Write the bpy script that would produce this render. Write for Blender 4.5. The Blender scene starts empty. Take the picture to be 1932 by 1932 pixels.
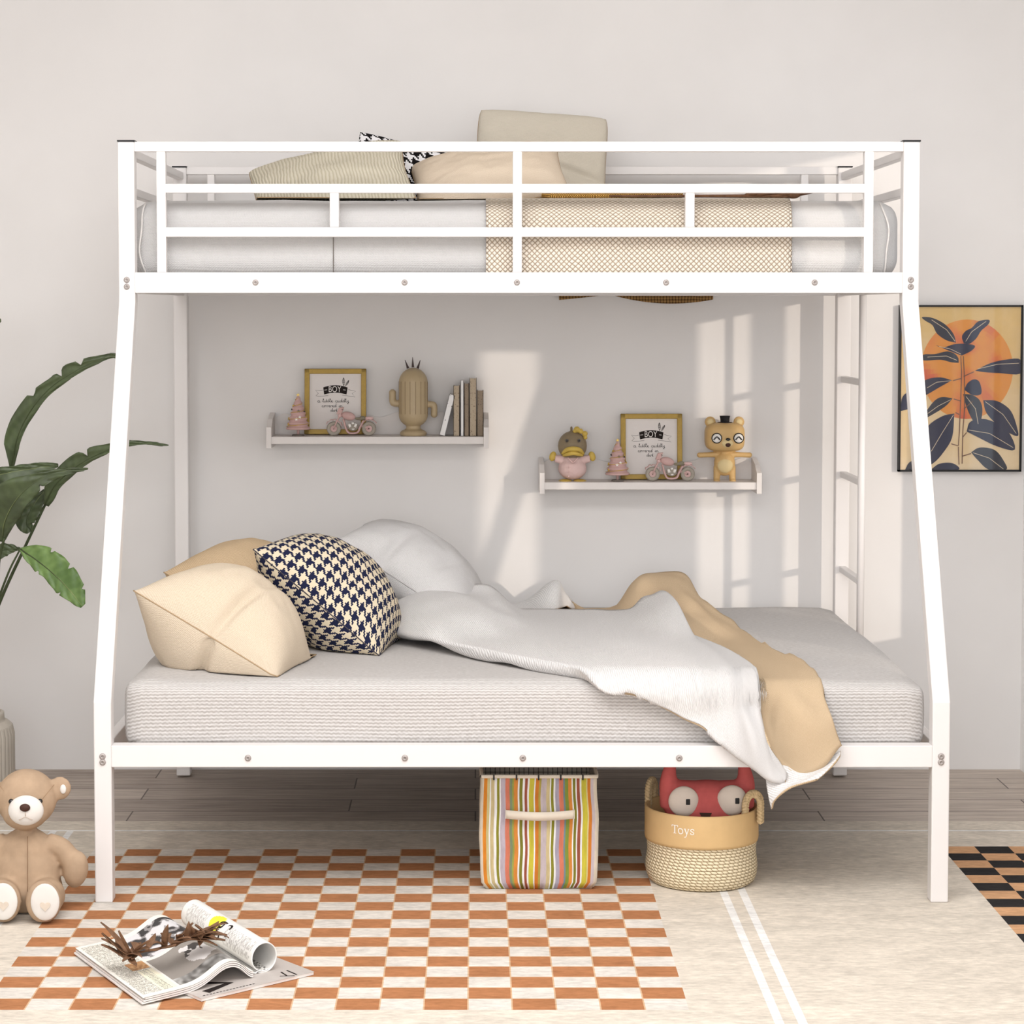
import bpy, bmesh, math, random
from mathutils import Vector, Matrix, noise
random.seed(7)
C = bpy.context.scene.collection
PI = math.pi
# ---------------------------------------------------------------- camera
F = 4185.0; PITCH = math.radians(3.0); HC = 1.3824
CX = 897.0; CY = 585.0 + F*math.tan(PITCH)
def P(px, py, Y):
    """world point at depth Y that the photograph shows at px, py"""
    a = (px-CX)/F; b = -(py-CY)/F
    k = Y/(math.cos(PITCH)+b*math.sin(PITCH))
    return Vector((a*k, Y, HC+(-math.sin(PITCH)+b*math.cos(PITCH))*k))
def PZ(px, py, z=0.0):
    a = (px-CX)/F; b = -(py-CY)/F
    k = (z-HC)/(-math.sin(PITCH)+b*math.cos(PITCH))
    return Vector((a*k, (math.cos(PITCH)+b*math.sin(PITCH))*k, z))
def SX(px, Y): return P(px, 900, Y).x
def SZ(py, Y): return P(900, py, Y).z
cam = bpy.data.cameras.new('camera'); co = bpy.data.objects.new('camera', cam); C.objects.link(co)
cam.sensor_width = 36; cam.lens = 36*F/1932
cam.shift_x = (966-CX)/1932; cam.shift_y = -(966-CY)/1932
co.location = (0, 0, HC); co.rotation_euler = (PI/2-PITCH, 0, 0)
cam.clip_start = 0.05; cam.clip_end = 60
sc = bpy.context.scene; sc.camera = co
sc.view_settings.view_transform = 'Standard'; sc.view_settings.look = 'None'
sc.view_settings.gamma = 1; sc.view_settings.use_curve_mapping = False

# ---------------------------------------------------------------- materials
def srgb(h):
    if isinstance(h, str):
        h = h.lstrip('#'); h = tuple(int(h[i:i+2], 16)/255 for i in (0, 2, 4))
    else: h = tuple(v/255 for v in h)
    return tuple((v/12.92 if v <= .04045 else ((v+.055)/1.055)**2.4) for v in h)+(1,)
class NT:
    def __init__(s, name, rough=.8, metal=0., spec=.3):
        s.m = bpy.data.materials.new(name); s.m.use_nodes = True
        s.t = s.m.node_tree; s.b = s.t.nodes['Principled BSDF']
        s.b.inputs['Roughness'].default_value = rough; s.b.inputs['Metallic'].default_value = metal
        s.b.inputs['Specular IOR Level'].default_value = spec
    def n(s, ty, **kw):
        nd = s.t.nodes.new(ty)
        for k, v in kw.items():
            if k.startswith('_'): setattr(nd, k[1:], v)
            else:
                i = nd.inputs[int(k[1:])] if (k[0] == 'i' and k[1:].isdigit()) else nd.inputs[k.replace('__', ' ')]
                if hasattr(v, 'is_output') or isinstance(v, bpy.types.NodeSocket): s.t.links.new(v, i)
                else: i.default_value = v
        return nd
    def math(s, op, a, b=0., c=None):
        kw = dict(_operation=op, i0=a, i1=b)
        if c is not None: kw['i2'] = c
        return s.n('ShaderNodeMath', **kw).outputs[0]
    def coord(s, kind='Object'): return s.n('ShaderNodeTexCoord').outputs[kind]
    def sep(s, v):
        o = s.n('ShaderNodeSeparateXYZ', i0=v).outputs; return o[0], o[1], o[2]
    def comb(s, x, y, z=0.): return s.n('ShaderNodeCombineXYZ', i0=x, i1=y, i2=z).outputs[0]
    def noise(s, vec, scale, detail=3, rough=.6):
        return s.n('ShaderNodeTexNoise', Vector=vec, Scale=scale, Detail=detail, Roughness=rough).outputs['Fac']
    def mapr(s, v, a, b, c, d): return s.n('ShaderNodeMapRange', i0=v, i1=a, i2=b, i3=c, i4=d).outputs[0]
    def mix(s, f, a, b, bt='MIX'):
        nd = s.t.nodes.new('ShaderNodeMix'); nd.data_type = 'RGBA'; nd.blend_type = bt
        for i, v in ((0, f), (6, a), (7, b)):
            if isinstance(v, bpy.types.NodeSocket): s.t.links.new(v, nd.inputs[i])
            else: nd.inputs[i].default_value = v
        return nd.outputs[2]
    def col(s, v):
        if isinstance(v, bpy.types.NodeSocket): s.t.links.new(v, s.b.inputs['Base Color'])
        else: s.b.inputs['Base Color'].default_value = v
    def bump(s, h, strength=.3, dist=.002):
        nd = s.n('ShaderNodeBump', Strength=strength, Distance=dist, Height=h)
        s.t.links.new(nd.outputs[0], s.b.inputs['Normal'])
def plain(name, c, rough=.6, metal=0., spec=.3, var=.06, scale=40, bump=0.):
    t = NT(name, rough, metal, spec); c = srgb(c)
    n = t.noise(t.coord(), scale)
    d = tuple(max(0, v*(1-2.2*var)) for v in c[:3])+(1,)
    t.col(t.mix(t.mapr(n, .3, .7, 0, 1), d, c))
    if bump: t.bump(n, bump, .001)
    return t.m
def attrmat(name, rough=.85, mott=.08, scale=60, bump=.2, spec=.2, stretch=(1, 1, 1), lf=0.):
    """colour read from the mesh's own dye pattern (attribute 'dye') with mottling"""
    t = NT(name, rough, 0, spec)
    a = t.n('ShaderNodeAttribute', _attribute_name='dye').outputs['Color']
    v = t.n('ShaderNodeMapping', Vector=t.coord(), Scale=stretch).outputs[0]
    n = t.noise(v, scale, 4, .65)
    f = t.mapr(n, .25, .75, 1-mott, 1+mott*.5)
    if lf:
        v2 = t.n('ShaderNodeMapping', Vector=t.coord(), Rotation=(0, 0, .5), Scale=(1, 2.2, 1)).outputs[0]
        f = t.math('MULTIPLY', f, t.mapr(t.noise(v2, 7, 5, .7), .35, .65, 1-lf, 1+lf*.4))
    t.col(t.mix(1., a, t.comb(f, f, f), 'MULTIPLY'))
    if bump: t.bump(n, bump, .002)
    return t.m
def fabric(name, c, c2=None, scale=1., mode='obj', rough=.95, kind='weave'):
    """woven or knitted cloth"""
    t = NT(name, rough, 0, .1); c = srgb(c); c2 = srgb(c2) if c2 else tuple(v*.8 for v in c[:3])+(1,)
    if mode == 'uv': x, y, z = t.sep(t.coord('UV'))
    else:
        x, y, z = t.sep(t.coord()); y = t.math('ADD', z, y)
    if kind == 'knit':
        ro = t.math('MULTIPLY', y, 2*PI/(.0085*scale))
        wob = t.math('MULTIPLY', t.math('SINE', t.math('MULTIPLY', x, 2*PI/(.011*scale))), .5)
        h1 = t.math('SINE', t.math('ADD', ro, wob))
        v = t.comb(t.math('MULTIPLY', x, 90/scale), t.math('MULTIPLY', y, 240/scale))
        nn = t.noise(v, 1., 2)
        h = t.math('ADD', t.math('MULTIPLY', h1, .5), t.math('MULTIPLY', nn, 1.5))
        f = t.mapr(h, .1, 1.4, 0, 1)
    else:
        h1 = t.math('SINE', t.math('MULTIPLY', t.math('ADD', x, y), 2*PI/(.004*scale)))
        h2 = t.math('SINE', t.math('MULTIPLY', y, 2*PI/(.0035*scale)))
        nn = t.noise(t.comb(x, y), 260/scale, 3)
        h = t.math('ADD', t.math('MULTIPLY', t.math('ADD', h1, h2), .25), nn)
        f = t.mapr(h, 0., 1., 0, 1)
    t.col(t.mix(f, c2, c)); t.bump(h, .5, .0018)
    return t.m
def houndstooth(name, light, dark, period):
    t = NT(name, .95, 0, .1)
    x, y, z = t.sep(t.coord('UV'))
    th = period/8
    i = t.math('FLOOR', t.math('DIVIDE', x, th)); j = t.math('FLOOR', t.math('DIVIDE', y, th))
    def fm(v, m): return t.math('FLOORED_MODULO', v, m)
    wa = t.math('LESS_THAN', fm(i, 8.), 4.); we = t.math('LESS_THAN', fm(j, 8.), 4.)
    tw = t.math('LESS_THAN', fm(t.math('ADD', i, j), 4.), 2.)
    f = t.math('ADD', t.math('MULTIPLY', wa, tw), t.math('MULTIPLY', we, t.math('SUBTRACT', 1., tw)))
    t.col(t.mix(f, srgb(light), srgb(dark)))
    t.bump(t.noise(t.comb(x, y), 500, 2), .4, .001)
    return t.m
M = {}
M['white_metal'] = plain('white_powder_coat', (228, 224, 222), .38, 0, .4, .004, 8)
M['bolt'] = plain('bolt_zinc', (176, 168, 164), .4, .3, .4, .1, 300)
M['black'] = plain('black_plastic', (28, 27, 28), .5)
M['shelfw'] = plain('shelf_white_paint', (226, 220, 216), .5, 0, .3, .01)
M['gold'] = plain('gold_frame', (168, 138, 62), .45, .25, .4, .08, 90)
M['paper'] = plain('paper_white', (232, 226, 222), .8, 0, .2, .01)
M['ink'] = plain('black_ink', (44, 38, 36), .8, 0, .1, .02)
M['pink'] = plain('dusty_pink', (206, 170, 165), .6, 0, .3, .04)
M['pinkl'] = plain('pale_pink', (222, 188, 184), .6, 0, .3, .03)
M['tyre'] = plain('grey_rubber', (168, 160, 148), .7, 0, .2, .05)
M['ewhite'] = plain('cream_white', (240, 236, 230), .5, 0, .3, .01)
M['grey'] = plain('warm_grey', (120, 112, 104), .6)
M['seatg'] = plain('seat_grey', (140, 132, 112), .6)
M['goldball'] = plain('gold_ball', (206, 172, 84), .35, .3, .5)
M['cactus'] = plain('tan_ceramic', (184, 164, 130), .45, 0, .4, .04, 12)
M['spike'] = plain('dark_spike', (80, 68, 66), .6)
M['duckhead'] = plain('duck_brown', (142, 126, 100), .5, 0, .3, .04, 20)
M['beak'] = plain('beak_yellow', (206, 176, 84), .45, 0, .35, .04, 20)
M['pj'] = plain('pyjama_pink', (222, 192, 187), .7, 0, .2, .03, 20)
M['figbear'] = plain('bear_caramel', (206, 170, 114), .5, 0, .35, .04, 12)
M['figbelly'] = plain('bear_belly', (222, 200, 150), .55, 0, .3, .03, 12)
M['teddy'] = plain('teddy_suede', (184, 158, 132), .95, 0, .1, .09, 22, .3)
M['teddyw'] = plain('teddy_white_plush', (226, 221, 215), .95, 0, .1, .02, 30, .3)
M['brownnose'] = plain('brown_nose', (70, 42, 32), .6)
M['eye'] = plain('glossy_black_eye', (18, 16, 16), .15, 0, .6)
M['red'] = plain('red_plush', (202, 100, 98), .9, 0, .1, .06, 40, .2)
M['eyew'] = plain('plush_eye_white', (220, 208, 196), .8, 0, .1, .02)
M['leather'] = plain('tan_band_cloth', (212, 178, 128), .75, 0, .2, .03, 25, .1)
M['strap'] = plain('cream_strap', (226, 216, 200), .8, 0, .1, .02)
M['vase'] = plain('ribbed_stoneware', (196, 188, 176), .7, 0, .2, .03, 30)
M['stem'] = plain('stem_green', (66, 76, 48), .6, 0, .3, .1, 60)
M['twigbark'] = plain('twig_brown', (112, 80, 58), .7, 0, .2, .2, 90)
M['twigleaf'] = plain('dried_leaf_brown', (136, 100, 74), .6, 0, .3, .22, 70)
M['piping'] = plain('piping_white', (226, 222, 218), .9)
M['hat'] = plain('black_felt', (26, 24, 26), .7)
M['sheet'] = fabric('mattress_knit', (210, 207, 205), (170, 165, 161), 1., 'obj', kind='knit')
M['sheet2'] = fabric('upper_mattress_linen', (204, 202, 201), (190, 188, 187), 1., 'obj')
M['bl_white'] = fabric('blanket_white_knit', (230, 228, 227), (200, 197, 195), .8, 'uv', kind='knit')
M['bl_tan'] = fabric('blanket_tan_wool', (214, 192, 162), (188, 162, 130), .9, 'uv')
M['beige'] = fabric('beige_bouclé'.replace('é','e'), (220, 206, 187), (200, 182, 158), 1.1, 'uv')
M['beige2'] = fabric('deep_beige_wool', (208, 184, 152), (184, 158, 126), 1.1, 'uv')
M['pwhite'] = fabric('pillow_white', (216, 214, 213), (196, 193, 192), 1.1, 'uv')
M['cream'] = fabric('cream_linen', (222, 207, 188), (206, 188, 166), .8, 'uv')
M['khaki'] = fabric('khaki_linen', (212, 204, 190), (196, 188, 172), .8, 'uv')
M['hound'] = houndstooth('navy_houndstooth', (216, 202, 176), (32, 36, 62), .0305)
M['houndbw'] = houndstooth('black_white_houndstooth', (226, 224, 226), (20, 17, 18), .034)
def ribbed():
    t = NT('ribbed_khaki', .95, 0, .1); x, y, z = t.sep(t.coord('UV'))
    h = t.math('SINE', t.math('MULTIPLY', t.math('ADD', x, t.math('MULTIPLY', t.noise(t.coord('UV'), 8), .02)), 2*PI/.009))
    t.col(t.mix(t.mapr(h, -1, 0, 0, 1), srgb((184, 176, 154)), srgb((208, 201, 183)))); t.bump(h, .6, .002); return t.m
M['ribbed'] = ribbed()
def basketweave(name, hi, lo, s, diag=True):
    t = NT(name, .9, 0, .1); x, y, z = t.sep(t.coord()); y = t.math('ADD', z, y)
    n = t.noise(t.coord(), 12, 2); x = t.math('ADD', x, t.math('MULTIPLY', n, .012)); y = t.math('ADD', y, t.math('MULTIPLY', n, .006))
    a = t.math('ADD', x, y) if diag else x; b = t.math('SUBTRACT', x, y) if diag else y
    sa = t.math('ABSOLUTE', t.math('SINE', t.math('MULTIPLY', a, PI/s)))
    sb = t.math('ABSOLUTE', t.math('SINE', t.math('MULTIPLY', b, PI/s)))
    h = t.math('POWER', t.math('MULTIPLY', sa, sb), .5)
    t.col(t.mix(t.mapr(h, .15, .7, 0, 1), srgb(lo), srgb(hi))); t.bump(h, 1., .004); return t.m
M['throw'] = basketweave('chunky_weave', (232, 221, 206), (182, 160, 134), .0135)
M['mustard'] = basketweave('mustard_weave', (226, 178, 100), (130, 84, 40), .006)
M['jute'] = basketweave('brown_jute', (158, 122, 76), (78, 56, 34), .009, False)
def seagrass():
    t = NT('seagrass_weave', .9, 0, .1)
    x, y, z = t.sep(t.coord('UV'))
    row = t.math('FLOOR', t.math('DIVIDE', y, .0075))
    xs = t.math('ADD', x, t.math('MULTIPLY', row, .006))
    a = t.math('ABSOLUTE', t.math('SINE', t.math('MULTIPLY', t.math('ADD', xs, t.math('MULTIPLY', y, .8)), PI/.014)))
    b = t.math('ABSOLUTE', t.math('SINE', t.math('MULTIPLY', y, PI/.0075)))
    h = t.math('POWER', t.math('MULTIPLY', a, b), .5)
    t.col(t.mix(t.mapr(h, .1, .6, 0, 1), srgb((176, 150, 108)), srgb((240, 224, 192)))); t.bump(h, 1., .004); return t.m
M['seagrass'] = seagrass()
M['rope'] = plain('jute_rope', (222, 196, 154), .9, 0, .1, .15, 160, .5)
def leafmat(name, c1, c2):
    t = NT(name, .42, 0, .45); x, y, z = t.sep(t.coord('UV'))
    v = t.math('SINE', t.math('MULTIPLY', t.math('SUBTRACT', x, t.math('MULTIPLY', t.math('ABSOLUTE', y), .5)), 260))
    n = t.noise(t.coord(), 14, 3)
    f = t.math('ADD', t.mapr(n, .35, .65, 0, .8), t.math('MULTIPLY', v, .08))
    mid = t.math('LESS_THAN', t.math('ABSOLUTE', y), .0012)
    t.col(t.mix(mid, t.mix(f, srgb(c1), srgb(c2)), srgb((130, 140, 88)))); t.bump(v, .25, .001); return t.m
M['leaf'] = leafmat('banana_leaf_dark', (66, 76, 52), (86, 100, 66))
M['leafl'] = leafmat('banana_leaf_bright', (82, 110, 56), (126, 154, 88))
M['speck'] = None
def speck(name, c, d, s=160, th=.62):
    t = NT(name, .7, 0, .2); n = t.noise(t.coord(), s, 2)
    t.col(t.mix(t.mapr(n, th, th+.03, 0, 1), srgb(c), srgb(d))); return t.m
M['book_tan'] = speck('speckled_tan_cover', (182, 166, 144), (120, 104, 88), 240)
M['book_brown'] = speck('speckled_brown_cover', (146, 130, 112), (92, 80, 70), 300)
M['book_spot'] = speck('white_cover_black_spots', (240, 238, 236), (20, 20, 20), 95, .66)
M['book_white'] = plain('white_cover', (238, 236, 234), .6, 0, .2, .01)
M['dye'] = attrmat('printed_pattern', .85, .05, 60, 0)
M['rugdye'] = attrmat('rug_pile', .95, .26, 34, .7, .05, (1, 2.6, 1), .14)
M['stripe'] = attrmat('striped_canvas', .9, .22, 90, .15, .1, (1, 1, .25))
M['mag'] = attrmat('magazine_print', .45, .03, 80, 0, .35)

# ---------------------------------------------------------------- mesh helpers
def BM(): return bmesh.new()
def box(bm, x0, x1, y0, y1, z0, z1, mi=0, mat=None):
    vs = [Vector((x, y, z)) for x in (x0, x1) for y in (y0, y1) for z in (z0, z1)]
    if mat: vs = [mat @ v for v in vs]
    v = [bm.verts.new(q) for q in vs]
    for f in ((0, 1, 3, 2), (4, 6, 7, 5), (0, 4, 5, 1), (2, 3, 7, 6), (0, 2, 6, 4), (1, 5, 7, 3)):
        bm.faces.new([v[i] for i in f]).material_index = mi
def frame_of(d):
    d = d.normalized(); a = Vector((0, 0, 1)) if abs(d.z) < .9 else Vector((1, 0, 0))
    u = d.cross(a).normalized(); return u, d.cross(u).normalized()
def tube(bm, pts, r, n=10, mi=0, cap=True, sm=True):
    pts = [Vector(p) for p in pts]; rs = r if isinstance(r, (list, tuple)) else [r]*len(pts)
    rings = []; pu = None
    for i, p in enumerate(pts):
        d = (pts[min(i+1, len(pts)-1)]-pts[max(i-1, 0)])
        if d.length < 1e-9: d = Vector((0, 0, 1))
        if pu is None: u, w = frame_of(d)
        else:
            dn = d.normalized(); u = (pu-dn*pu.dot(dn)).normalized(); w = dn.cross(u)
        pu = u
        rings.append([bm.verts.new(p+rs[i]*(math.cos(2*PI*k/n)*u+math.sin(2*PI*k/n)*w)) for k in range(n)])
    for a, b in zip(rings, rings[1:]):
        for k in range(n):
            f = bm.faces.new((a[k], a[(k+1) % n], b[(k+1) % n], b[k])); f.material_index = mi; f.smooth = sm
    if cap:
        for rr in (rings[0][::-1], rings[-1]):
            f = bm.faces.new(rr); f.material_index = mi
def lathe(bm, prof, n=32, center=(0, 0, 0), mi=0, axis='Z', rfun=None, smooth=True):
    c = Vector(center); rings = []
    for r, h in prof:
        ring = []
        for k in range(n):
            a = 2*PI*k/n; rr = r*(rfun(a, h) if rfun else 1)
            p = Vector((rr*math.cos(a), rr*math.sin(a), h))
            if axis == 'Y': p = Vector((p.x, p.z, p.y))
            if axis == 'X': p = Vector((p.z, p.x, p.y))
            ring.append(bm.verts.new(c+p))
        rings.append(ring)
    for a, b in zip(rings, rings[1:]):
        for k in range(n):
            f = bm.faces.new((a[k], a[(k+1) % n], b[(k+1) % n], b[k])); f.material_index = mi; f.smooth = smooth
    for rr, r in ((rings[0], prof[0][0]), (rings[-1], prof[-1][0])):
        if r > 1e-5:
            bm.faces.new(rr).material_index = mi
def ell(bm, c, r, mi=0, seg=20, ring=14, rot=None):
    c = Vector(c); r = r if isinstance(r, (tuple, list)) else (r, r, r)
    R = rot.to_matrix() if hasattr(rot, 'to_matrix') else rot
    rows = []
    for i in range(ring+1):
        th = PI*i/ring; row = []
        for k in range(seg):
            a = 2*PI*k/seg
            p = Vector((r[0]*math.sin(th)*math.cos(a), r[1]*math.sin(th)*math.sin(a), r[2]*math.cos(th)))
            if R: p = R @ p
            if i in (0, ring) and k: row.append(row[0])
            else: row.append(bm.verts.new(c+p))
        rows.append(row)
    for i in range(ring):
        for k in range(seg):
            q = [rows[i][k], rows[i+1][k], rows[i+1][(k+1) % seg], rows[i][(k+1) % seg]]
            u = []
            for v in q:
                if v not in u: u.append(v)
            if len(u) > 2:
                f = bm.faces.new(u); f.smooth = True; f.material_index = mi
def poly(bm, pts, mi=0):
    f = bm.faces.new([bm.verts.new(Vector(p)) for p in pts]); f.material_index = mi; return f
def prism(bm, pts, off, mi=0):
    """closed outline extruded by the vector off"""
    off = Vector(off); a = [bm.verts.new(Vector(p)) for p in pts]; b = [bm.verts.new(Vector(p)+off) for p in pts]
    n = len(pts); bm.faces.new(a[::-1]).material_index = mi; bm.faces.new(b).material_index = mi
    for i in range(n): bm.faces.new((a[i], a[(i+1) % n], b[(i+1) % n], b[i])).material_index = mi
def cr(p0, p1, p2, p3, t):
    return .5*((2*p1)+(-p0+p2)*t+(2*p0-5*p1+4*p2-p3)*t*t+(-p0+3*p1-3*p2+p3)*t*t*t)
def spline(pts, n):
    pts = [Vector(p) for p in pts]; m = len(pts)-1; out = []
    for i in range(n+1):
        t = i/n*m; k = min(int(t), m-1); t -= k
        g = lambda j: pts[j] if 0 <= j <= m else (2*pts[0]-pts[1] if j < 0 else 2*pts[m]-pts[m-1])
        out.append(cr(g(k-1), g(k), g(k+1), g(k+2), t))
    return out
ROOT = {}
def obj(name, bm, mats, parent=None, smooth=None, bevel=0., recalc=True, label=None, uvkeep=False):
    if recalc: bmesh.ops.recalc_face_normals(bm, faces=bm.faces[:])
    me = bpy.data.meshes.new(name)
    if smooth is not None:
        for f in bm.faces: f.smooth = smooth
    base = Vector((0, 0, 0))
    if parent is not None: base = ROOT.get(parent.name, Vector((0, 0, 0)))
    if base.length: bmesh.ops.translate(bm, verts=bm.verts[:], vec=-base)
    bm.to_mesh(me); bm.free()
    if not isinstance(mats, (list, tuple)): mats = [mats]
    for m in mats: me.materials.append(m)
    o = bpy.data.objects.new(name, me); C.objects.link(o)
    if parent is not None: o.parent = parent; ROOT[o.name] = base
    if bevel:
        b = o.modifiers.new('bevel', 'BEVEL'); b.width = bevel; b.segments = 2; b.limit_method = 'ANGLE'; b.angle_limit = .6
    if label: o['label'] = label
    return o
def thing(name, label, cat, loc=(0, 0, 0), rotz=0., group=None, world=True):
    o = bpy.data.objects.new(name, None); C.objects.link(o); o.empty_display_size = .05
    o.location = loc; o.rotation_euler = (0, 0, rotz); o['label'] = label; o['category'] = cat
    if group: o['group'] = group
    ROOT[o.name] = Vector(loc) if world else Vector((0, 0, 0))
    return o
def tag(o, label, cat, group=None, kind=None):
    o['label'] = label; o['category'] = cat
    if group: o['group'] = group
    if kind: o['kind'] = kind
    return o
def struct(name, bm, m, bevel=0.):
    o = obj(name, bm, m, None, bevel=bevel); o['kind'] = 'structure'; return o
def kids(o): return [c for c in C.objects if c.parent == o]
def dup(root, loc, label, rotz=None):
    allo = list(C.objects)
    def cp(o, par):
        c = o.copy(); C.objects.link(c); c.parent = par
        for ch in allo:
            if ch.parent == o: cp(ch, c)
        return c
    r = cp(root, None); r.location = loc; r['label'] = label
    if rotz is not None: r.rotation_euler = (0, 0, rotz)
    return r
def remesh(o, vox, sm=6, fac=.6):
    r = o.modifiers.new('remesh', 'REMESH'); r.mode = 'VOXEL'; r.voxel_size = vox; r.use_smooth_shade = True
    s = o.modifiers.new('smooth', 'SMOOTH'); s.iterations = sm; s.factor = fac
def dyeattr(bm): return bm.loops.layers.float_color.new('dye')
def setdye(f, lay, c):
    for l in f.loops: l[lay] = c
def text_polys(txt, size=1.):
    """outlines of lettering as a mesh (x to the right, y up)"""
    cu = bpy.data.curves.new('t', 'FONT'); cu.body = txt; cu.size = size; cu.align_x = 'CENTER'; cu.align_y = 'CENTER'
    o = bpy.data.objects.new('t', cu); C.objects.link(o)
    bpy.context.view_layer.update()
    me = bpy.data.meshes.new_from_object(o.evaluated_get(bpy.context.evaluated_depsgraph_get()))
    vs = [Vector(v.co) for v in me.vertices]; fs = [list(p.vertices) for p in me.polygons]
    bpy.data.objects.remove(o); bpy.data.curves.remove(cu); bpy.data.meshes.remove(me)
    return vs, fs
def add_text(bm, txt, size, fn, mi=0):
    vs, fs = text_polys(txt, size); nv = [bm.verts.new(fn(v.x, v.y)) for v in vs]
    for f in fs:
        try: bm.faces.new([nv[i] for i in f]).material_index = mi
        except ValueError: pass
def stroke(bm, pts, w, fn, mi=0):
    """flat pen stroke along 2d points mapped through fn"""
    pts = [Vector((p[0], p[1])) for p in pts]
    L = []; R = []
    for i, p in enumerate(pts):
        d = pts[min(i+1, len(pts)-1)]-pts[max(i-1, 0)]
        if d.length < 1e-9: d = Vector((1, 0))
        d.normalize(); n = Vector((-d.y, d.x))*w/2
        a = p+n; b = p-n; L.append(bm.verts.new(fn(a.x, a.y))); R.append(bm.verts.new(fn(b.x, b.y)))
    for i in range(len(pts)-1): bm.faces.new((L[i], L[i+1], R[i+1], R[i])).material_index = mi
# ---------------------------------------------------------------- room
WY = 6.65; RX = 1.66; LX = -2.3; CH = 2.85; FY = -2.2
def wallmat():
    t = NT('wall_paint', .92, 0, .15); n = t.noise(t.coord(), 3, 3); n2 = t.noise(t.coord(), 260, 2)
    t.col(t.mix(t.mapr(n, .35, .65, 0, 1), srgb((226, 223, 221)), srgb((229, 226, 224)))); t.bump(n2, .08, .0008); return t.m
M['wall'] = wallmat()
M['ceil'] = plain('ceiling_paint', (240, 238, 236), .95, 0, .1, .005, 2)
def floormat():
    t = NT('oak_planks', .55, 0, .3); v = t.coord(); x, y, z = t.sep(v)
    br = t.n('ShaderNodeTexBrick', Vector=v, Scale=1., Mortar__Size=.0022, Brick__Width=.95, Row__Height=.145, _offset=.37, Bias=0.)
    br.inputs['Color1'].default_value = (0, 0, 0, 1); br.inputs['Color2'].default_value = (1, 1, 1, 1); br.inputs['Mortar'].default_value = (.5, .5, .5, 1)
    g = t.noise(t.comb(t.math('MULTIPLY', x, 3.), t.math('MULTIPLY', y, 60.), t.math('MULTIPLY', br.outputs['Color'], 9.)), 1.6, 6, .7)
    f = t.math('ADD', t.math('MULTIPLY', g, 1.3), t.math('MULTIPLY', br.outputs['Color'], .25))
    c = t.mix(t.mapr(f, .4, 1.05, 0, 1), srgb((126, 112, 102)), srgb((206, 193, 181)))
    t.col(t.mix(br.outputs['Fac'], c, srgb((104, 94, 88)))); t.bump(g, .25, .002); return t.m
M['floor'] = floormat()
bm = BM(); box(bm, LX-.1, RX+.1, FY, WY+.1, -.1, -.006); struct('floor', bm, M['floor'])
bm = BM(); box(bm, LX-.1, RX+.1, WY, WY+.1, -.006, CH); struct('wall_back', bm, M['wall'])
bm = BM(); box(bm, LX-.1, LX, FY, WY, -.006, CH); struct('wall_left', bm, M['wall'])
bm = BM(); box(bm, LX-.1, RX+.1, FY, WY+.1, CH, CH+.1); struct('ceiling', bm, M['ceil'])
W1 = (5.28, 6.17); W2 = (4.43, 4.74); WZ = (.45, 1.98)
bm = BM()
for y0, y1 in ((FY, W2[0]), (W2[1], W1[0]), (W1[1], WY)): box(bm, RX, RX+.06, y0, y1, -.006, CH)
for y0, y1 in (W1, W2):
    box(bm, RX, RX+.06, y0, y1, -.006, WZ[0]); box(bm, RX, RX+.06, y0, y1, WZ[1], CH)
struct('wall_right', bm, M['wall'])
for i, (y0, y1) in enumerate((W1, W2)):
    bm = BM()
    box(bm, RX-.0, RX+.05, y0, y0+.012, WZ[0], WZ[1]); box(bm, RX, RX+.05, y1-.012, y1, WZ[0], WZ[1])
    box(bm, RX, RX+.05, y0, y1, WZ[0], WZ[0]+.02); box(bm, RX, RX+.05, y0, y1, WZ[1]-.02, WZ[1])
    if i == 0: box(bm, RX+.01, RX+.04, 5.545, 5.645, WZ[0], WZ[1])
    o = struct('window_%d' % (i+1), bm, M['shelfw'])
bm = BM(); box(bm, RX-.012, RX, 6.3, WY, -.006, CH)
struct('trim_1', bm, plain('trim_white', (250, 249, 247), .5, 0, .3, .004, 3))

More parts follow.
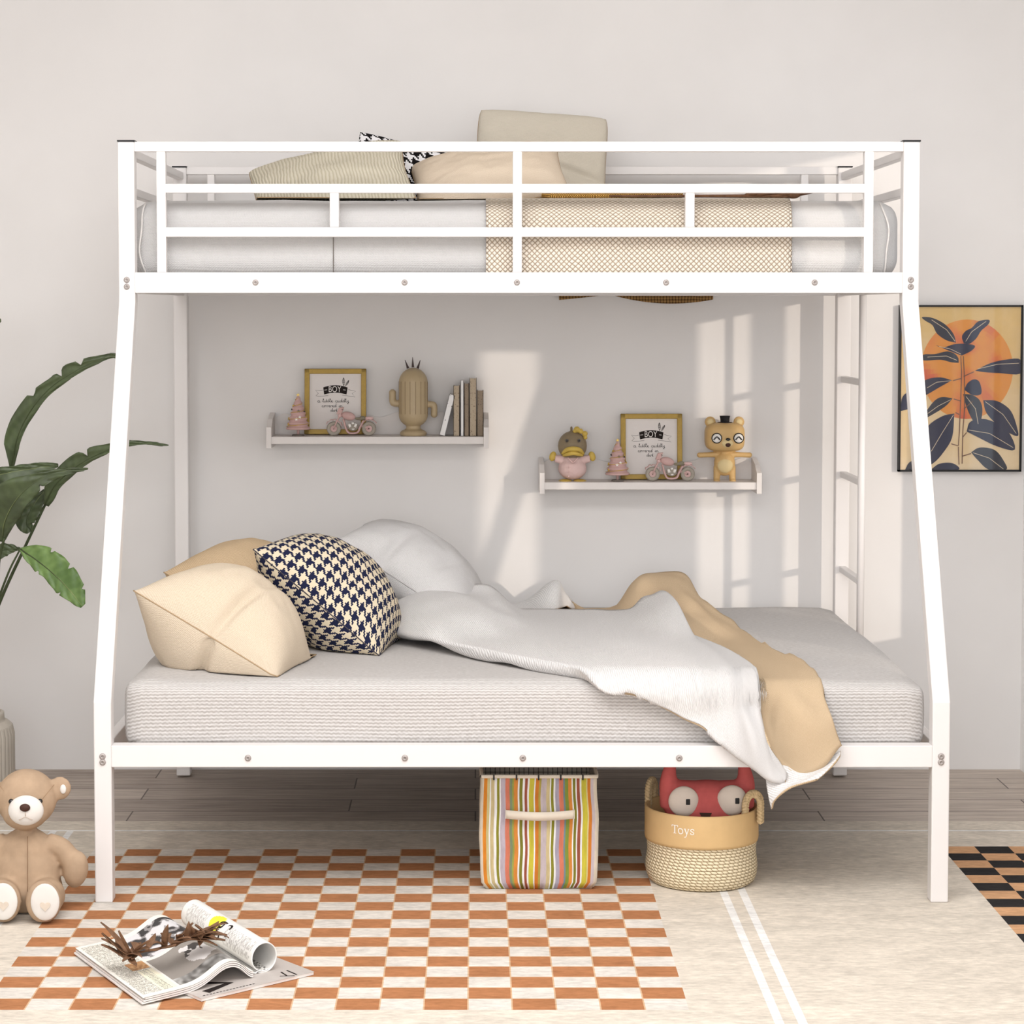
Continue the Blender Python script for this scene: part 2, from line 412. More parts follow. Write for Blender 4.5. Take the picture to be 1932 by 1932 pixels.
# rug
def rug():
    bm = BM(); lay = dyeattr(bm)
    base = srgb((219, 209, 195)); white = srgb((238, 236, 233)); clay = srgb((180, 124, 86)); cream = srgb((222, 215, 206))
    grout = srgb((212, 178, 144)); dark = srgb((52, 50, 50)); sand = srgb((210, 164, 124))
    ox, py = -.8929, .0878; yb = 5.632; pr = .0729
    x0, x1, y0, y1 = -2.2, 1.62, 3.4, 5.945
    kx = [ox+k*py for k in range(-1, 16)]; ky = [yb-r*pr for r in range(19)]
    bx = [1.2+k*.0873 for k in range(6)]
    lines = [(.581, .5995), (.6265, .645), (-1.13, -1.112), (-1.085, -1.067)]
    g = .0015
    xs = {x0, x1}; ys = {y0, y1, 5.829, 5.841}
    for k in kx: xs |= {k-g, k+g}
    for k in ky: ys |= {k-g, k+g}
    for b in bx: xs.add(b)
    ysB = [5.66-r*.0729 for r in range(26)]
    for b in ysB: ys.add(b)
    for a, b in lines: xs |= {a, b}
    xs = sorted(x for x in xs if x0 <= x <= x1); ys = sorted(y for y in ys if y0 <= y <= y1)
    V = [[bm.verts.new((x, y, .0)) for y in ys] for x in xs]
    for i in range(len(xs)-1):
        for j in range(len(ys)-1):
            if xs[i+1]-xs[i] < 1e-7 or ys[j+1]-ys[j] < 1e-7: continue
            cx, cy = (xs[i]+xs[i+1])/2, (ys[j]+ys[j+1])/2; c = base
            if kx[0] < cx < kx[-1] and ky[-1] < cy < ky[0]:
                k = math.floor((cx-ox)/py); r = math.floor((yb-cy)/pr)
                c = clay if (k+r) % 2 == 0 else cream
                if min(abs(cx-q) for q in kx) < g or min(abs(cy-q) for q in ky) < g: c = grout
            elif cx > bx[0] and cy < 5.66:
                k = math.floor((cx-bx[0])/.0873); r = math.floor((5.66-cy)/.0729)
                c = sand if (k+r) % 2 == 0 else dark
            if abs(cy-5.835) < .006: c = white
            for a, b in lines:
                if a < cx < b and (cy < 5.835): c = white
            f = bm.faces.new((V[i][j], V[i+1][j], V[i+1][j+1], V[i][j+1])); setdye(f, lay, c)
    # underside and edge
    gv = [bm.verts.new(q) for q in ((x0, y0, -.0055), (x1, y0, -.0055), (x1, y1, -.0055), (x0, y1, -.0055))]
    f = bm.faces.new(gv[::-1]); setdye(f, lay, base)
    top = [V[0][0], V[-1][0], V[-1][-1], V[0][-1]]
    for a, b in ((0, 1), (1, 2), (2, 3), (3, 0)):
        p = [top[a].co, top[b].co]; f = bm.faces.new([bm.verts.new(p[0]), bm.verts.new(p[1]), gv[b], gv[a]]); setdye(f, lay, base)
    o = obj('rug', bm, M['rugdye'], recalc=False)
    tag(o, 'large beige rug with terracotta checker field, white lines and black checker field', 'rug')
rug()

# ---------------------------------------------------------------- bunk bed
XL, XR = -.868, 1.084; YT, YB, YK = 5.555, 5.137, 6.55; HT = 1.80; h = .0205
bed = thing('bunk_bed', 'white metal twin over full bunk bed with slanted front posts', 'bed', (.1, 5.9, 0))
zt = SZ(570, YT-.02); zb = SZ(1326, YB-.02)
for X in (XL, XR):
    bm = BM()
    sec = [(YB, 0.), (YB, zb), (YT, zt), (YT, HT)]
    rings = [[bm.verts.new((X+sx*h, y+sy*h, z)) for sx, sy in ((-1, -1), (1, -1), (1, 1), (-1, 1))] for y, z in sec]
    for a, b in zip(rings, rings[1:]):
        for k in range(4): bm.faces.new((a[k], a[(k+1) % 4], b[(k+1) % 4], b[k]))
    bm.faces.new(rings[0]); bm.faces.new(rings[-1])
    o = obj('front_post', bm, M['white_metal'], bed, bevel=.003)
    bm = BM(); box(bm, X-h-.001, X+h+.001, YT-h-.001, YT+h+.001, HT, HT+.004); obj('post_cap', bm, M['black'], o)
    for py, Y in ((528, YT), (541, YT), (1427, YB), (1438, YB)):
        bm = BM(); lathe(bm, [(.0075, 0), (.0075, .002), (.0055, .004), (.0025, .0045), (.0025, .002), (0, .002)], 16, (0, 0, 0), 0, 'Y')
        for v in bm.verts: v.co = Vector((v.co.x+X, Y-h-v.co.y, v.co.z+SZ(py, Y-h)))
        obj('bolt', bm, M['bolt'], o)
    bm = BM(); box(bm, X-h, X+h, YK-h, YK+h, 0, HT); o = obj('back_post', bm, M['white_metal'], bed, bevel=.003)
    bm = BM(); box(bm, X-h-.001, X+h+.001, YK-h-.001, YK+h+.001, HT, HT+.004); obj('post_cap', bm, M['black'], o)
def hrail(name, Y, py0, py1, x0, x1, d=.012, par=bed):
    z1 = SZ(py0, Y-d); z0 = SZ(py1, Y-d)
    bm = BM(); box(bm, x0, x1, Y-d, Y+d, z0, z1); return obj(name, bm, M['white_metal'], par, bevel=.002), z0, z1
g = .02
o, z0, z1 = hrail('lower_side_rail', YB, 1407, 1448, XL+g, XR-g, .0205)
LRZ = (z0, z1)
for px in (465, 763, 987, 1284):
    bm = BM(); lathe(bm, [(.0075, 0), (.0075, .002), (.0055, .004), (.0025, .0045), (.0025, .002), (0, .002)], 16, (0, 0, 0), 0, 'Y')
    for v in bm.verts: v.co = Vector((v.co.x+SX(px, YB-.02), YB-.0205-v.co.y, v.co.z+SZ(1430, YB-.02)))
    obj('bolt', bm, M['bolt'], o)
o, z0, z1 = hrail('upper_side_rail', YT, 514, 553, XL+g, XR-g, .0205); URZ = (z0, z1)
for px in (484, 764, 975, 1255, 1534):
    bm = BM(); lathe(bm, [(.0075, 0), (.0075, .002), (.0055, .004), (.0025, .0045), (.0025, .002), (0, .002)], 16, (0, 0, 0), 0, 'Y')
    for v in bm.verts: v.co = Vector((v.co.x+SX(px, YT-.02), YT-.0205-v.co.y, v.co.z+SZ(533, YT-.02)))
    obj('bolt', bm, M['bolt'], o)
Yg = YT-.004
a, gt0, gt1 = hrail('guard_rail', Yg, 267, 286, XL+g, XR-g)
x300, x1641 = SX(301, Yg), SX(1641, Yg); gw = .0115
a, gm0, gm1 = hrail('guard_rail', Yg, 347, 364, x300+.02, x1641-.02, .0118)
a, gl0, gl1 = hrail('guard_rail', Yg, 429, 447, x300+.02, x1641-.02, .0118)
for px, za, zz in ((309, URZ[1], gt0), (1633, URZ[1], gt0), (975.5, URZ[1], gt0), (633, gl1, gm0), (1298.5, gl1, gm0)):
    x = SX(px, Yg); bm = BM(); box(bm, x-gw, x+gw, Yg-.0125, Yg+.0125, za, zz); obj('guard_bar', bm, M['white_metal'], bed, bevel=.002)
# back guard, ends, lower rails
for (za, zz) in ((SZ(330, YK), SZ(315, YK)), (URZ[0], URZ[1])):
    bm = BM(); box(bm, XL+g, XR-g, YK-.012, YK+.012, za, zz); obj('back_rail', bm, M['white_metal'], bed, bevel=.002)
for px in (402, 1513):
    x = SX(px, YK); bm = BM(); box(bm, x-.011, x+.011, YK-.012, YK+.012, URZ[1], SZ(330, YK)); obj('guard_bar', bm, M['white_metal'], bed, bevel=.002)
bm = BM(); box(bm, XL+g, XR-g, YK-.02, YK+.02, *LRZ); obj('back_rail', bm, M['white_metal'], bed, bevel=.002)
for X in (XL, XR):
    for za, zz in ((SZ(296, 5.57), SZ(280, 5.57)), (SZ(369, 5.57), SZ(353, 5.57)), URZ):
        bm = BM(); box(bm, X-.012, X+.012, YT+g, YK-g, za, zz); obj('end_rail', bm, M['white_metal'], bed, bevel=.002)
    bm = BM(); box(bm, X-.012, X+.012, YB+g, YK-g, *LRZ); obj('end_rail', bm, M['white_metal'], bed, bevel=.002)
for zc, ya in ((LRZ[0]+.02, YB), (URZ[0]+.02, YT)):
    for k in range(6):
        x = -.65+k*.3; bm = BM(); box(bm, x-.015, x+.015, ya+.02, YK-.02, zc-.01, zc+.008); obj('slat', bm, M['white_metal'], bed, bevel=.002)
bm = BM(); tube(bm, [(XR+.002, 6.225, LRZ[0]+.01), (XR+.002, 6.225, URZ[0]+.01)], .0105, 16)
lad = obj('ladder_stile', bm, M['white_metal'], bed)
for z in (SZ(715, YK), SZ(894, YK), SZ(1072, YK)):
    bm = BM(); box(bm, XR-.008, XR+.012, 6.23, YK-.018, z-.009, z+.009); obj('ladder_rung', bm, M['white_metal'], lad, bevel=.003)
# ---------------------------------------------------------------- mattresses
def mattress(name, x0, x1, y0, y1, z0, z1, r, m, nz=8, sag=0., bulge=.0):
    """rounded slab with a soft surface"""
    bm = BM(); nx, ny = 70, 40
    bmesh.ops.create_cube(bm, size=1); 
    bmesh.ops.subdivide_edges(bm, edges=bm.edges[:], cuts=31, use_grid_fill=True)
    c = Vector(((x0+x1)/2, (y0+y1)/2, (z0+z1)/2)); S = Vector(((x1-x0)/2, (y1-y0)/2, (z1-z0)/2))
    for v in bm.verts:
        q = v.co*2
        f = lambda t: math.copysign(abs(t)**.75, t)
        p = Vector((f(q.x)*S.x, f(q.y)*S.y, q.z*S.z))
        inner = Vector([max(-S[i]+r, min(S[i]-r, p[i])) for i in range(3)])
        d = p-inner
        if d.length > 1e-6 and max(abs(q.x), abs(q.y), abs(q.z)) > .999: p = inner+d.normalized()*r
        w = c+p
        n = noise.noise(w*Vector((3.1, 3.1, 5)))*.006+noise.noise(w*9)*.002
        b = 1-(p.z/S.z)**2
        w.z += n*(1 if p.z > 0 else 0)
        if abs(p.y) > S.y*.9: w.y += math.copysign(bulge*b, p.y)+n*.8
        if abs(p.x) > S.x*.9: w.x += math.copysign(bulge*b, p.x)
        v.co = w
    for f in bm.faces: f.smooth = True
    return obj(name, bm, m)
LM = SZ(1144, 6.50)
o = mattress('mattress', SX(232, 5.17), SX(1748, 5.17), 5.163, 6.515, LRZ[0]+.03, LM, .03, M['sheet'], bulge=.004)
tag(o, 'thick pale grey knitted mattress on the lower bed', 'mattress')
UM = SZ(379, 5.62)
o = mattress('mattress', SX(250, 5.66), SX(1690, 5.64), 5.59, 6.52, URZ[0]+.03, UM, .062, M['sheet2'], bulge=.0)
tag(o, 'slim pale grey mattress on the upper bunk behind the guard rails', 'mattress')
mu = o
cx0, cx1, cz = SX(250, 5.66), SX(1690, 5.64), (URZ[0]+.03+UM)/2
for sx, X in ((1, cx0+.035), (-1, cx1-.035)):   # end seams
    bm = BM(); pts = []
    for k in range(15):
        t = -1+2*k/14; zz = cz+t*(UM-cz)*.93
        pts.append((X+sx*.012*t*t+.003*math.sin(5*t), 5.588+.033*t**4*1.0, zz))
    tube(bm, pts, .0025, 6); obj('piping', bm, M['piping'], mu)
x = SX(631, 5.6); bm = BM(); tube(bm, [(x, 5.5885, URZ[0]+.04), (x, 5.5885, cz+.03), (x, 5.602, UM-.012)], .0012, 6); obj('seam', bm, M['grey'], mu)
# woven throw over the upper bunk
bm = BM(); x0, x1 = SX(917, 5.58), SX(1491, 5.58)
prof = []
for k in range(6): prof.append((5.583, URZ[1]-.03+(UM-.058-URZ[1]+.03)*k/5))
for k in range(1, 8):
    a = k/8*PI/2; prof.append((5.583+.066*(1-math.cos(a)), UM-.058+.064*math.sin(a)))
for k in range(8): prof.append((5.66+k*.12, UM+.0065))
rows = []
for i in range(61):
    x = x0+(x1-x0)*i/60
    rows.append([bm.verts.new((x+.002*noise.noise(Vector((0, z*20, i))), y-.002*noise.noise(Vector((x*9, y*9, z*9))), z+.0015*noise.noise(Vector((x*8, y*8, 3))))) for y, z in prof])
for a, b in zip(rows, rows[1:]):
    for k in range(len(prof)-1): bm.faces.new((a[k], b[k], b[k+1], a[k+1])).smooth = True
o = obj('throw_blanket', bm, M['throw']); s = o.modifiers.new('solid', 'SOLIDIFY'); s.thickness = .006; s.offset = 0
tag(o, 'cream chunky woven throw draped over the upper bunk mattress', 'blanket')

# ---------------------------------------------------------------- cushions
def pillow_mesh(w, hh, th, e=.42, pinch=.06, crease=None, n=80, rc=.012, seed=0, wr=.004):
    """cushion centred at the origin, seam in the xy plane, uv in metres"""
    bm = BM(); uv = bm.loops.layers.uv.new('uv')
    def sh(u, v, s):
        cc_ = 1-rc*(abs(u*v))**5
        pu = 1-pinch*(1-v*v)*1.0; pv = 1-pinch*(1-u*u)*1.0
        x = u*w/2*(1-pinch*(1-abs(v)**1.5)*abs(u)**2); y = v*hh/2*(1-pinch*(1-abs(u)**1.5)*abs(v)**2)
        t = max(0., (1-u*u)*(1-v*v))**e
        z = s*th/2*t
        if crease:
            for (a, b, c, L, D) in crease:      # point, direction angle, length, depth
                du, dv = u-a, v-b; al = du*math.cos(c)+dv*math.sin(c); ac = -du*math.sin(c)+dv*math.cos(c)
                if s > 0 or True: z -= s*D*math.exp(-(ac/.075)**2)*math.exp(-(al/L)**2)*min(1, t*5)
        z += s*wr*t*(noise.noise(Vector((u*2.3, v*2.3, seed+s)))*2+noise.noise(Vector((u*6, v*6, seed+s*3)))*.8)
        return Vector((x*cc_, y*cc_, z))
    sig = lambda i: math.sin((i/n-.5)*PI)
    for s in (1, -1):
        V = [[bm.verts.new(sh(sig(i), sig(j), s)) for j in range(n+1)] for i in range(n+1)]
        GU = [[0.]*(n+1) for _ in range(n+1)]; GV = [[0.]*(n+1) for _ in range(n+1)]; hm = n//2
        for k in range(n+1):
            for d in (1, -1):
                a = hm
                while 0 <= a+d <= n:
                    GU[a+d][k] = GU[a][k]+d*(V[a+d][k].co-V[a][k].co).length; GV[k][a+d] = GV[k][a]+d*(V[k][a+d].co-V[k][a].co).length; a += d
        for i in range(n):
            for j in range(n):
                q = [(i, j), (i+1, j), (i+1, j+1), (i, j+1)]
                if s < 0: q = q[::-1]
                f = bm.faces.new([V[a][b] for a, b in q]); f.smooth = True
                for l, (a, b) in zip(f.loops, q): l[uv].uv = (GU[a][b]+5, GV[a][b]+5)
    bmesh.ops.remove_doubles(bm, verts=bm.verts[:], dist=.0006)
    return bm
def pillow(name, label, cat, ma, w, hh, th, org, ax, ay, edge=True, kw0=0., seam=None, group=None, **kw):
    """org: middle of the near edge if edge else centre; ax, ay: local axes"""
    ax = Vector(ax).normalized(); ay = Vector(ay); ay = (ay-ax*ay.dot(ax)).normalized(); az = ax.cross(ay)
    org = Vector(org); c = org+ay*hh/2*(1-kw.get('pinch', .06)) if edge else org
    bm = pillow_mesh(w, hh, th, **kw)
    R = Matrix((ax, ay, az)).transposed()
    for v in bm.verts:
        v.co = c+R @ v.co
        v.co.z = max(v.co.z, kw0)
    root = thing(name, label, cat, (c.x, c.y, min(v.co.z for v in bm.verts)), group=group)
    o = obj('cover', bm, ma, root, recalc=False)
    if seam:
        pin = kw.get('pinch', .06); bm = BM(); pts = []
        for s0, s1 in (((-1, -1), (1, -1)), ((1, -1), (1, 1)), ((1, 1), (-1, 1)), ((-1, 1), (-1, -1))):
            for k in range(20):
                t = k/20; u = s0[0]+(s1[0]-s0[0])*t; v = s0[1]+(s1[1]-s0[1])*t
                x = u*w/2*(1-pin*(1-abs(v)**1.5)*abs(u)**2); y = v*hh/2*(1-pin*(1-abs(u)**1.5)*abs(v)**2)
                cc_ = 1-kw.get('rc', .012)*(abs(u*v))**5; pts.append(c+R @ Vector((x*cc_, y*cc_, 0))); pts[-1].z = max(pts[-1].z, kw0+.001)
        pts.append(pts[0]); tube(bm, pts, .0016, 6, cap=False)
        obj('seam', bm, seam, root)
    return root
seamb = plain('seam_shadow_beige', (176, 150, 118), .9); seamk = plain('seam_dark', (70, 66, 74), .9); seamw = plain('seam_grey', (186, 182, 180), .9)  # plain seam thread colours: beige, dark and grey
def edgept(pxa, pya, pxb, pyb, Ya, Yb): a = P(pxa, pya, Ya); b = P(pxb, pyb, Yb); return a, b
# front beige
a, b = edgept(257, 1116, 523, 1278, 5.34, 5.24)
pillow('cushion', 'puffy beige cushion at the front left of the lower bed', 'cushion', M['beige'], (b-a).length*1.03, .35, .34, (a+b)/2, b-a, (-.10, 1, .02), seam=seamb, kw0=LM+.002,
       e=.62, pinch=.07, crease=[(.10, -.8, 1.45, .45, .04), (.15, -.1, 1.2, .2, .012)], seed=1)
a, b = edgept(316, 1082, 562, 1222, 5.86, 5.76)
pillow('cushion', 'darker beige cushion behind the front beige cushion on the lower bed', 'cushion', M['beige2'], (b-a).length*1.05, .36, .35, (a+b)/2, b-a, (-.06, 1, .12), seam=seamb, kw0=LM+.002,
       e=.6, pinch=.06, crease=[(.35, -.7, 1.4, .4, .025)], seed=2)
a, b = edgept(480, 1037, 715, 1236, 5.62, 5.56)
pillow('cushion', 'navy and cream houndstooth cushion on the lower bed', 'cushion', M['hound'], (b-a).length*1.02, .38, .28, (a+b)/2, b-a, (-.07, 1, .13), seam=seamk, kw0=LM+.002,
       e=.6, pinch=.05, crease=[(.1, -.8, 1.5, .3, .012)], seed=3)
a, b = edgept(640, 1022, 880, 1178, 6.05, 6.0)
pillow('pillow', 'pale grey pillow between the houndstooth cushion and the blanket', 'pillow', M['pwhite'], (b-a).length*1.05, .40, .24, (a+b)/2, b-a, (.06, 1, .08), seam=seamw, kw0=LM+.002,
       e=.55, pinch=.06, crease=[(-.35, -.8, 1.5, .35, .02), (.3, -.5, 1.2, .3, .012)], seed=4)
# upper bunk cushions (mattress top UM)
def upc(px, py, Y): return P(px, py, Y)
pillow('cushion', 'khaki ribbed cushion with a frayed edge at the left of the upper bunk', 'cushion', M['ribbed'], .42, .34, .12, P(624, 350, 5.86), (1, .05, .21), (-.06, .75, .45), edge=False, seam=seamb, kw0=UM+.012,
       e=.38, pinch=.05, seed=5)
pillow('cushion', 'black and white houndstooth cushion standing behind the khaki cushion on the upper bunk', 'cushion', M['houndbw'], .31, .23, .1, P(768, 344, 6.04), (.9, .1, -.22), (.12, .38, .85), edge=False, kw0=UM+.002,
       e=.4, pinch=.05, seed=6)
pillow('cushion', 'cream linen cushion with a cross seam in the middle of the upper bunk', 'cushion', M['cream'], .40, .3, .14, P(922, 339, 5.90), (1, .02, .16), (0, .8, .46), edge=False, seam=seamb, kw0=UM+.012,
       e=.42, pinch=.04, seed=8, crease=[(0., 0., 1.57, 1.2, .006)])
pillow('pillow', 'tall khaki pillow standing against the back rail of the upper bunk', 'pillow', M['khaki'], .375, .27, .1, P(1021, 299, 6.36), (1, .03, -.07), (.03, .22, .97), edge=False, seam=seamb, kw0=UM+.012,
       e=.32, pinch=.02, rc=.05, seed=9, crease=[(.55, -.35, -.35, .4, .014), (0.04, .3, 1.57, 1.3, .004)])
# ---------------------------------------------------------------- blanket on the lower bed
def Q(px, Y, hh=.004): return Vector(((px-CX)*Y/F, Y, LM+hh))
rows = [
 [P(765,1130,6.05),P(745,1145,5.95),P(730,1163,5.85),P(732,1190,5.80),Q(760,5.84,.006),Q(800,6.0,.006),Q(860,6.2,.01),Q(900,6.35,.02),Q(930,6.45,.03)],
 [P(850,1106,6.15),P(835,1122,6.0),P(806,1160,5.8),P(795,1210,5.66),Q(830,5.68,.006),Q(920,6.15,.006),Q(960,6.42,.01),P(985,1128,6.42),P(985,1152,6.28)],
 [P(918,1106,6.15),P(922,1130,5.97),P(912,1180,5.72),P(900,1238,5.48),Q(930,5.49,.006),Q(980,6.1,.006),Q(1035,6.43,.01),P(1048,1097,6.42),P(1044,1152,6.32)],
 [P(985,1150,6.2),P(1008,1172,5.97),P(1020,1215,5.62),P(1010,1266,5.3),Q(1030,5.33,.006),Q(1060,6.0,.006),Q(1075,6.42,.01),P(1070,1122,6.42),P(1078,1140,6.40)],
 [P(1075,1152,6.2),P(1110,1180,5.9),P(1130,1230,5.5),P(1130,1298,5.135),Q(1140,5.22,.006),Q(1150,5.6,.006),Q(1150,6.0,.01),P(1150,1146,6.3),P(1168,1131,6.42)],
 [P(1170,1150,6.15),P(1200,1190,5.8),P(1225,1250,5.35),P(1222,1326,5.128),P(1250,1300,5.146),Q(1240,5.5,.006),Q(1220,5.95,.02),P(1205,1120,6.2),P(1205,1090,6.35)],
 [P(1228,1115,6.05),P(1262,1190,5.7),P(1300,1265,5.3),P(1298,1364,5.124),P(1322,1330,5.146),Q(1320,5.4,.006),Q(1290,5.85,.03),P(1275,1092,6.15),P(1287,1061,6.3)],
 [P(1263,1123,5.95),P(1310,1215,5.6),P(1345,1290,5.2),P(1358,1402,5.10),P(1380,1366,5.144),Q(1370,5.35,.01),P(1310,1185,5.85),P(1325,1145,6.0),P(1333,1125,6.15)],
 [P(1290,1203,5.78),P(1340,1240,5.5),P(1380,1310,5.165),P(1398,1424,5.07),P(1418,1390,5.14),Q(1410,5.3,.01),P(1370,1220,5.7),P(1390,1190,5.85),P(1398,1166,6.0)],
 [P(1365,1245,5.5),P(1388,1290,5.28),P(1410,1350,5.09),P(1428,1443,5.055),P(1438,1412,5.09),P(1435,1350,5.14),P(1415,1275,5.42),P(1440,1240,5.55),P(1437,1208,5.75)],
 [P(1412,1272,5.27),P(1425,1330,5.125),P(1437,1390,5.065),P(1445,1455,5.05),P(1450,1447,5.085),P(1457,1385,5.10),P(1455,1310,5.19),P(1482,1270,5.27),P(1513,1229,5.42)],
 [P(1440,1362,5.09),P(1449,1400,5.07),P(1458,1430,5.055),P(1462,1462,5.045),P(1468,1452,5.08),P(1475,1410,5.085),P(1485,1360,5.10),P(1520,1330,5.10),P(1560,1335,5.13)],
 [P(1484,1452,5.06),P(1484,1456,5.055),P(1483,1462,5.05),P(1484,1466,5.06),P(1490,1458,5.075),P(1505,1455,5.07),P(1530,1453,5.065),P(1562,1438,5.07),P(1588,1413,5.09)],
]
def spline_fold(r, nv):
    q = spline(r, nv); m = len(r)-1
    if m != 8: return q
    for j in range(nv+1):
        t = j/nv*m; k = min(int(t), m-1)
        if k in (3, 4): q[j] = Vector(r[k]).lerp(Vector(r[k+1]), t-k)
    return q
def cloth_grid(rows, nu, nv, amp, seed):
    R = [spline_fold(r, nv) for r in rows]
    cols = [spline([R[i][j] for i in range(len(R))], nu) for j in range(nv+1)]
    out = []
    for i in range(nu+1):
        out.append([cols[j][i] for j in range(nv+1)])
    return out
def add_cloth(bm, G, amp, seed, flip=False):
    uv = bm.loops.layers.uv.verify(); nu, nv = len(G)-1, len(G[0])-1
    N = []
    for i in range(nu+1):
        r = []
        for j in range(nv+1):
            p = G[i][j].copy()
            a = amp*(noise.noise(Vector((p.x*6+seed, p.y*3.5, p.z*6)))*1.2+noise.noise(Vector((p.x*15, p.y*9, p.z*16+seed)))*.55)
            a -= amp*.9*abs(noise.noise(Vector((p.x*5+p.y*3, p.y*4-p.x*2, 2.5))))
            if j > nv*.6: a *= 1.7
            p.z += a*.8; p.y -= a*.35
            r.append(p)
        N.append(r)
    def clamp(p, dd):
        rr = .034; zc = LM-rr; yc = 5.150+rr; d2 = dd*.6
        if p.z < LRZ[1]+.012:
            p.y = min(p.y, 5.114-d2) if p.y < 5.19 else p.y; return
        if p.y >= yc: p.z = max(p.z, LM+dd)
        elif p.z > zc:
            v = Vector((0, p.y-yc, p.z-zc)); L = v.length
            if L < rr+dd: v = v.normalized()*(rr+dd) if L > 1e-6 else Vector((0, 0, rr+dd)); p.y = yc+v.y; p.z = zc+v.z
        else: p.y = min(p.y, 5.150-d2)
    if not flip:
        for it in range(7):
            for i in range(nu+1):
                for j in range(nv+1): clamp(N[i][j], .028 if j < nv*.40 else .004)
            if it == 6: break
            O_ = [[q.copy() for q in r] for r in N]
            for i in range(1, nu):
                for j in range(1, nv):
                    m = (O_[i-1][j]+O_[i+1][j]+O_[i][j-1]+O_[i][j+1])/4; N[i][j] = O_[i][j].lerp(m, .6)
    V = [[bm.verts.new(q) for q in r] for r in N]
    su = [0]; sv = [0]
    for i in range(nu): su.append(su[-1]+sum((G[i+1][j]-G[i][j]).length for j in range(0, nv+1, 4))/len(range(0, nv+1, 4)))
    for j in range(nv): sv.append(sv[-1]+sum((G[i][j+1]-G[i][j]).length for i in range(0, nu+1, 4))/len(range(0, nu+1, 4)))
    for i in range(nu):
        for j in range(nv):
            q = [(i, j), (i, j+1), (i+1, j+1), (i+1, j)]
            if flip: q = q[::-1]
            f = bm.faces.new([V[a][b] for a, b in q]); f.smooth = True
            for l, (a, b) in zip(f.loops, q): l[uv].uv = (su[a]*.7+sv[b], sv[b]*.6-su[a])
bm = BM(); bm.loops.layers.uv.new('uv')
add_cloth(bm, cloth_grid(rows, 120, 90, 0, 0), .027, 3)
hem = [
 [P(1442,1430,5.085),P(1475,1445,5.09),P(1530,1448,5.092),P(1587,1418,5.094)],
 [P(1444,1462,5.08),P(1478,1466,5.075),P(1532,1462,5.07),P(1584,1430,5.085)],
 [P(1448,1486,5.07),P(1470,1482,5.06),P(1520,1474,5.05),P(1570,1448,5.06)],
 [P(1453,1508,5.06),P(1466,1500,5.05),P(1500,1483,5.04),P(1545,1470,5.045)],
 [P(1458,1526,5.06),P(1464,1510,5.045),P(1492,1488,5.035),P(1538,1474,5.04)]]
add_cloth(bm, cloth_grid(hem, 20, 20, 0, 0), 0., 5, True)
obj_bl = obj('blanket', bm, [M['bl_white'], M['bl_tan']], recalc=False)
s = obj_bl.modifiers.new('solid', 'SOLIDIFY'); s.thickness = .005; s.offset = 1; s.material_offset = 1; s.material_offset_rim = 1
tag(obj_bl, 'rumpled two-sided blanket, white over tan, trailing off the lower bed', 'blanket')

# ---------------------------------------------------------------- mats and branch on the upper bunk, jute hanging behind
bm = BM()
z = UM+.012; Y = 5.70
xa, xb = SX(1027, Y), SX(1285, Y)
for k in range(1): box(bm, xa+.01, xb, Y-.01, Y+.26, z, z+.004)
tube(bm, [(xa+.006, Y+.26, z+.006), (xa, Y-.004, z+.008), (xa+.012, Y-.014, z+.006), (xb, Y-.012, z+.008)], .0085, 10)
o = obj('woven_placemat', bm, M['mustard']); tag(o, 'mustard woven mat with a thick rim on the upper bunk throw', 'mat')
bm = BM()
pts = spline([P(1150, 376, 5.66), P(1290, 376, 5.66), P(1400, 379, 5.655), P(1470, 380, 5.65), P(1496, 381, 5.65)], 24)
for q in pts: q.z = max(q.z, UM+.014)
tube(bm, pts, [.003+.003*(i/24) for i in range(25)], 8)
for k in range(16):
    t = .5+.5*k/16; p = pts[int(t*24)]; a = random.uniform(-.5, .5); L = random.uniform(.04, .075)
    d = Vector((math.cos(a), .4*math.sin(a), .10+.12*random.random())).normalized()
    tube(bm, [p, p+d*L*.5+Vector((0, 0, .002)), p+d*L], [.002, .0065, .0015], 6)
ell(bm, pts[-1]+Vector((0, 0, .004)), (.02, .012, .011), 0)
o = obj('dried_branch', bm, M['twigbark']); tag(o, 'dried brown branch lying on the right end of the woven throw', 'branch')
bm = BM()
def strip(xa, xb, f):
    n = 24; Y = WY-.012
    top = SZ(500, Y); A = []; B = []
    for i in range(n+1):
        t = i/n; px = xa+(xb-xa)*t; A.append(Vector((SX(px, Y), Y, top))); B.append(Vector((SX(px, Y), Y, SZ(f(t), Y))))
    for i in range(n):
        for dy in (0, -.008):
            poly(bm, [q+Vector((0, dy, 0)) for q in (A[i], A[i+1], B[i+1], B[i])])
        poly(bm, [B[i], B[i+1], B[i+1]+Vector((0, -.008, 0)), B[i]+Vector((0, -.008, 0))])
        poly(bm, [A[i], A[i+1], A[i+1]+Vector((0, -.008, 0)), A[i]+Vector((0, -.008, 0))])
strip(1054, 1160, lambda t: 566-9*t-3*t*t)
strip(1150, 1343, lambda t: 555+14*math.sin(PI*min(1, t*.95))**.8+(7*t))
o = obj('woven_wall_hanging', bm, M['jute'], recalc=True); tag(o, 'brown woven hanging on the wall, only its curved hem showing under the upper bunk', 'wall hanging')

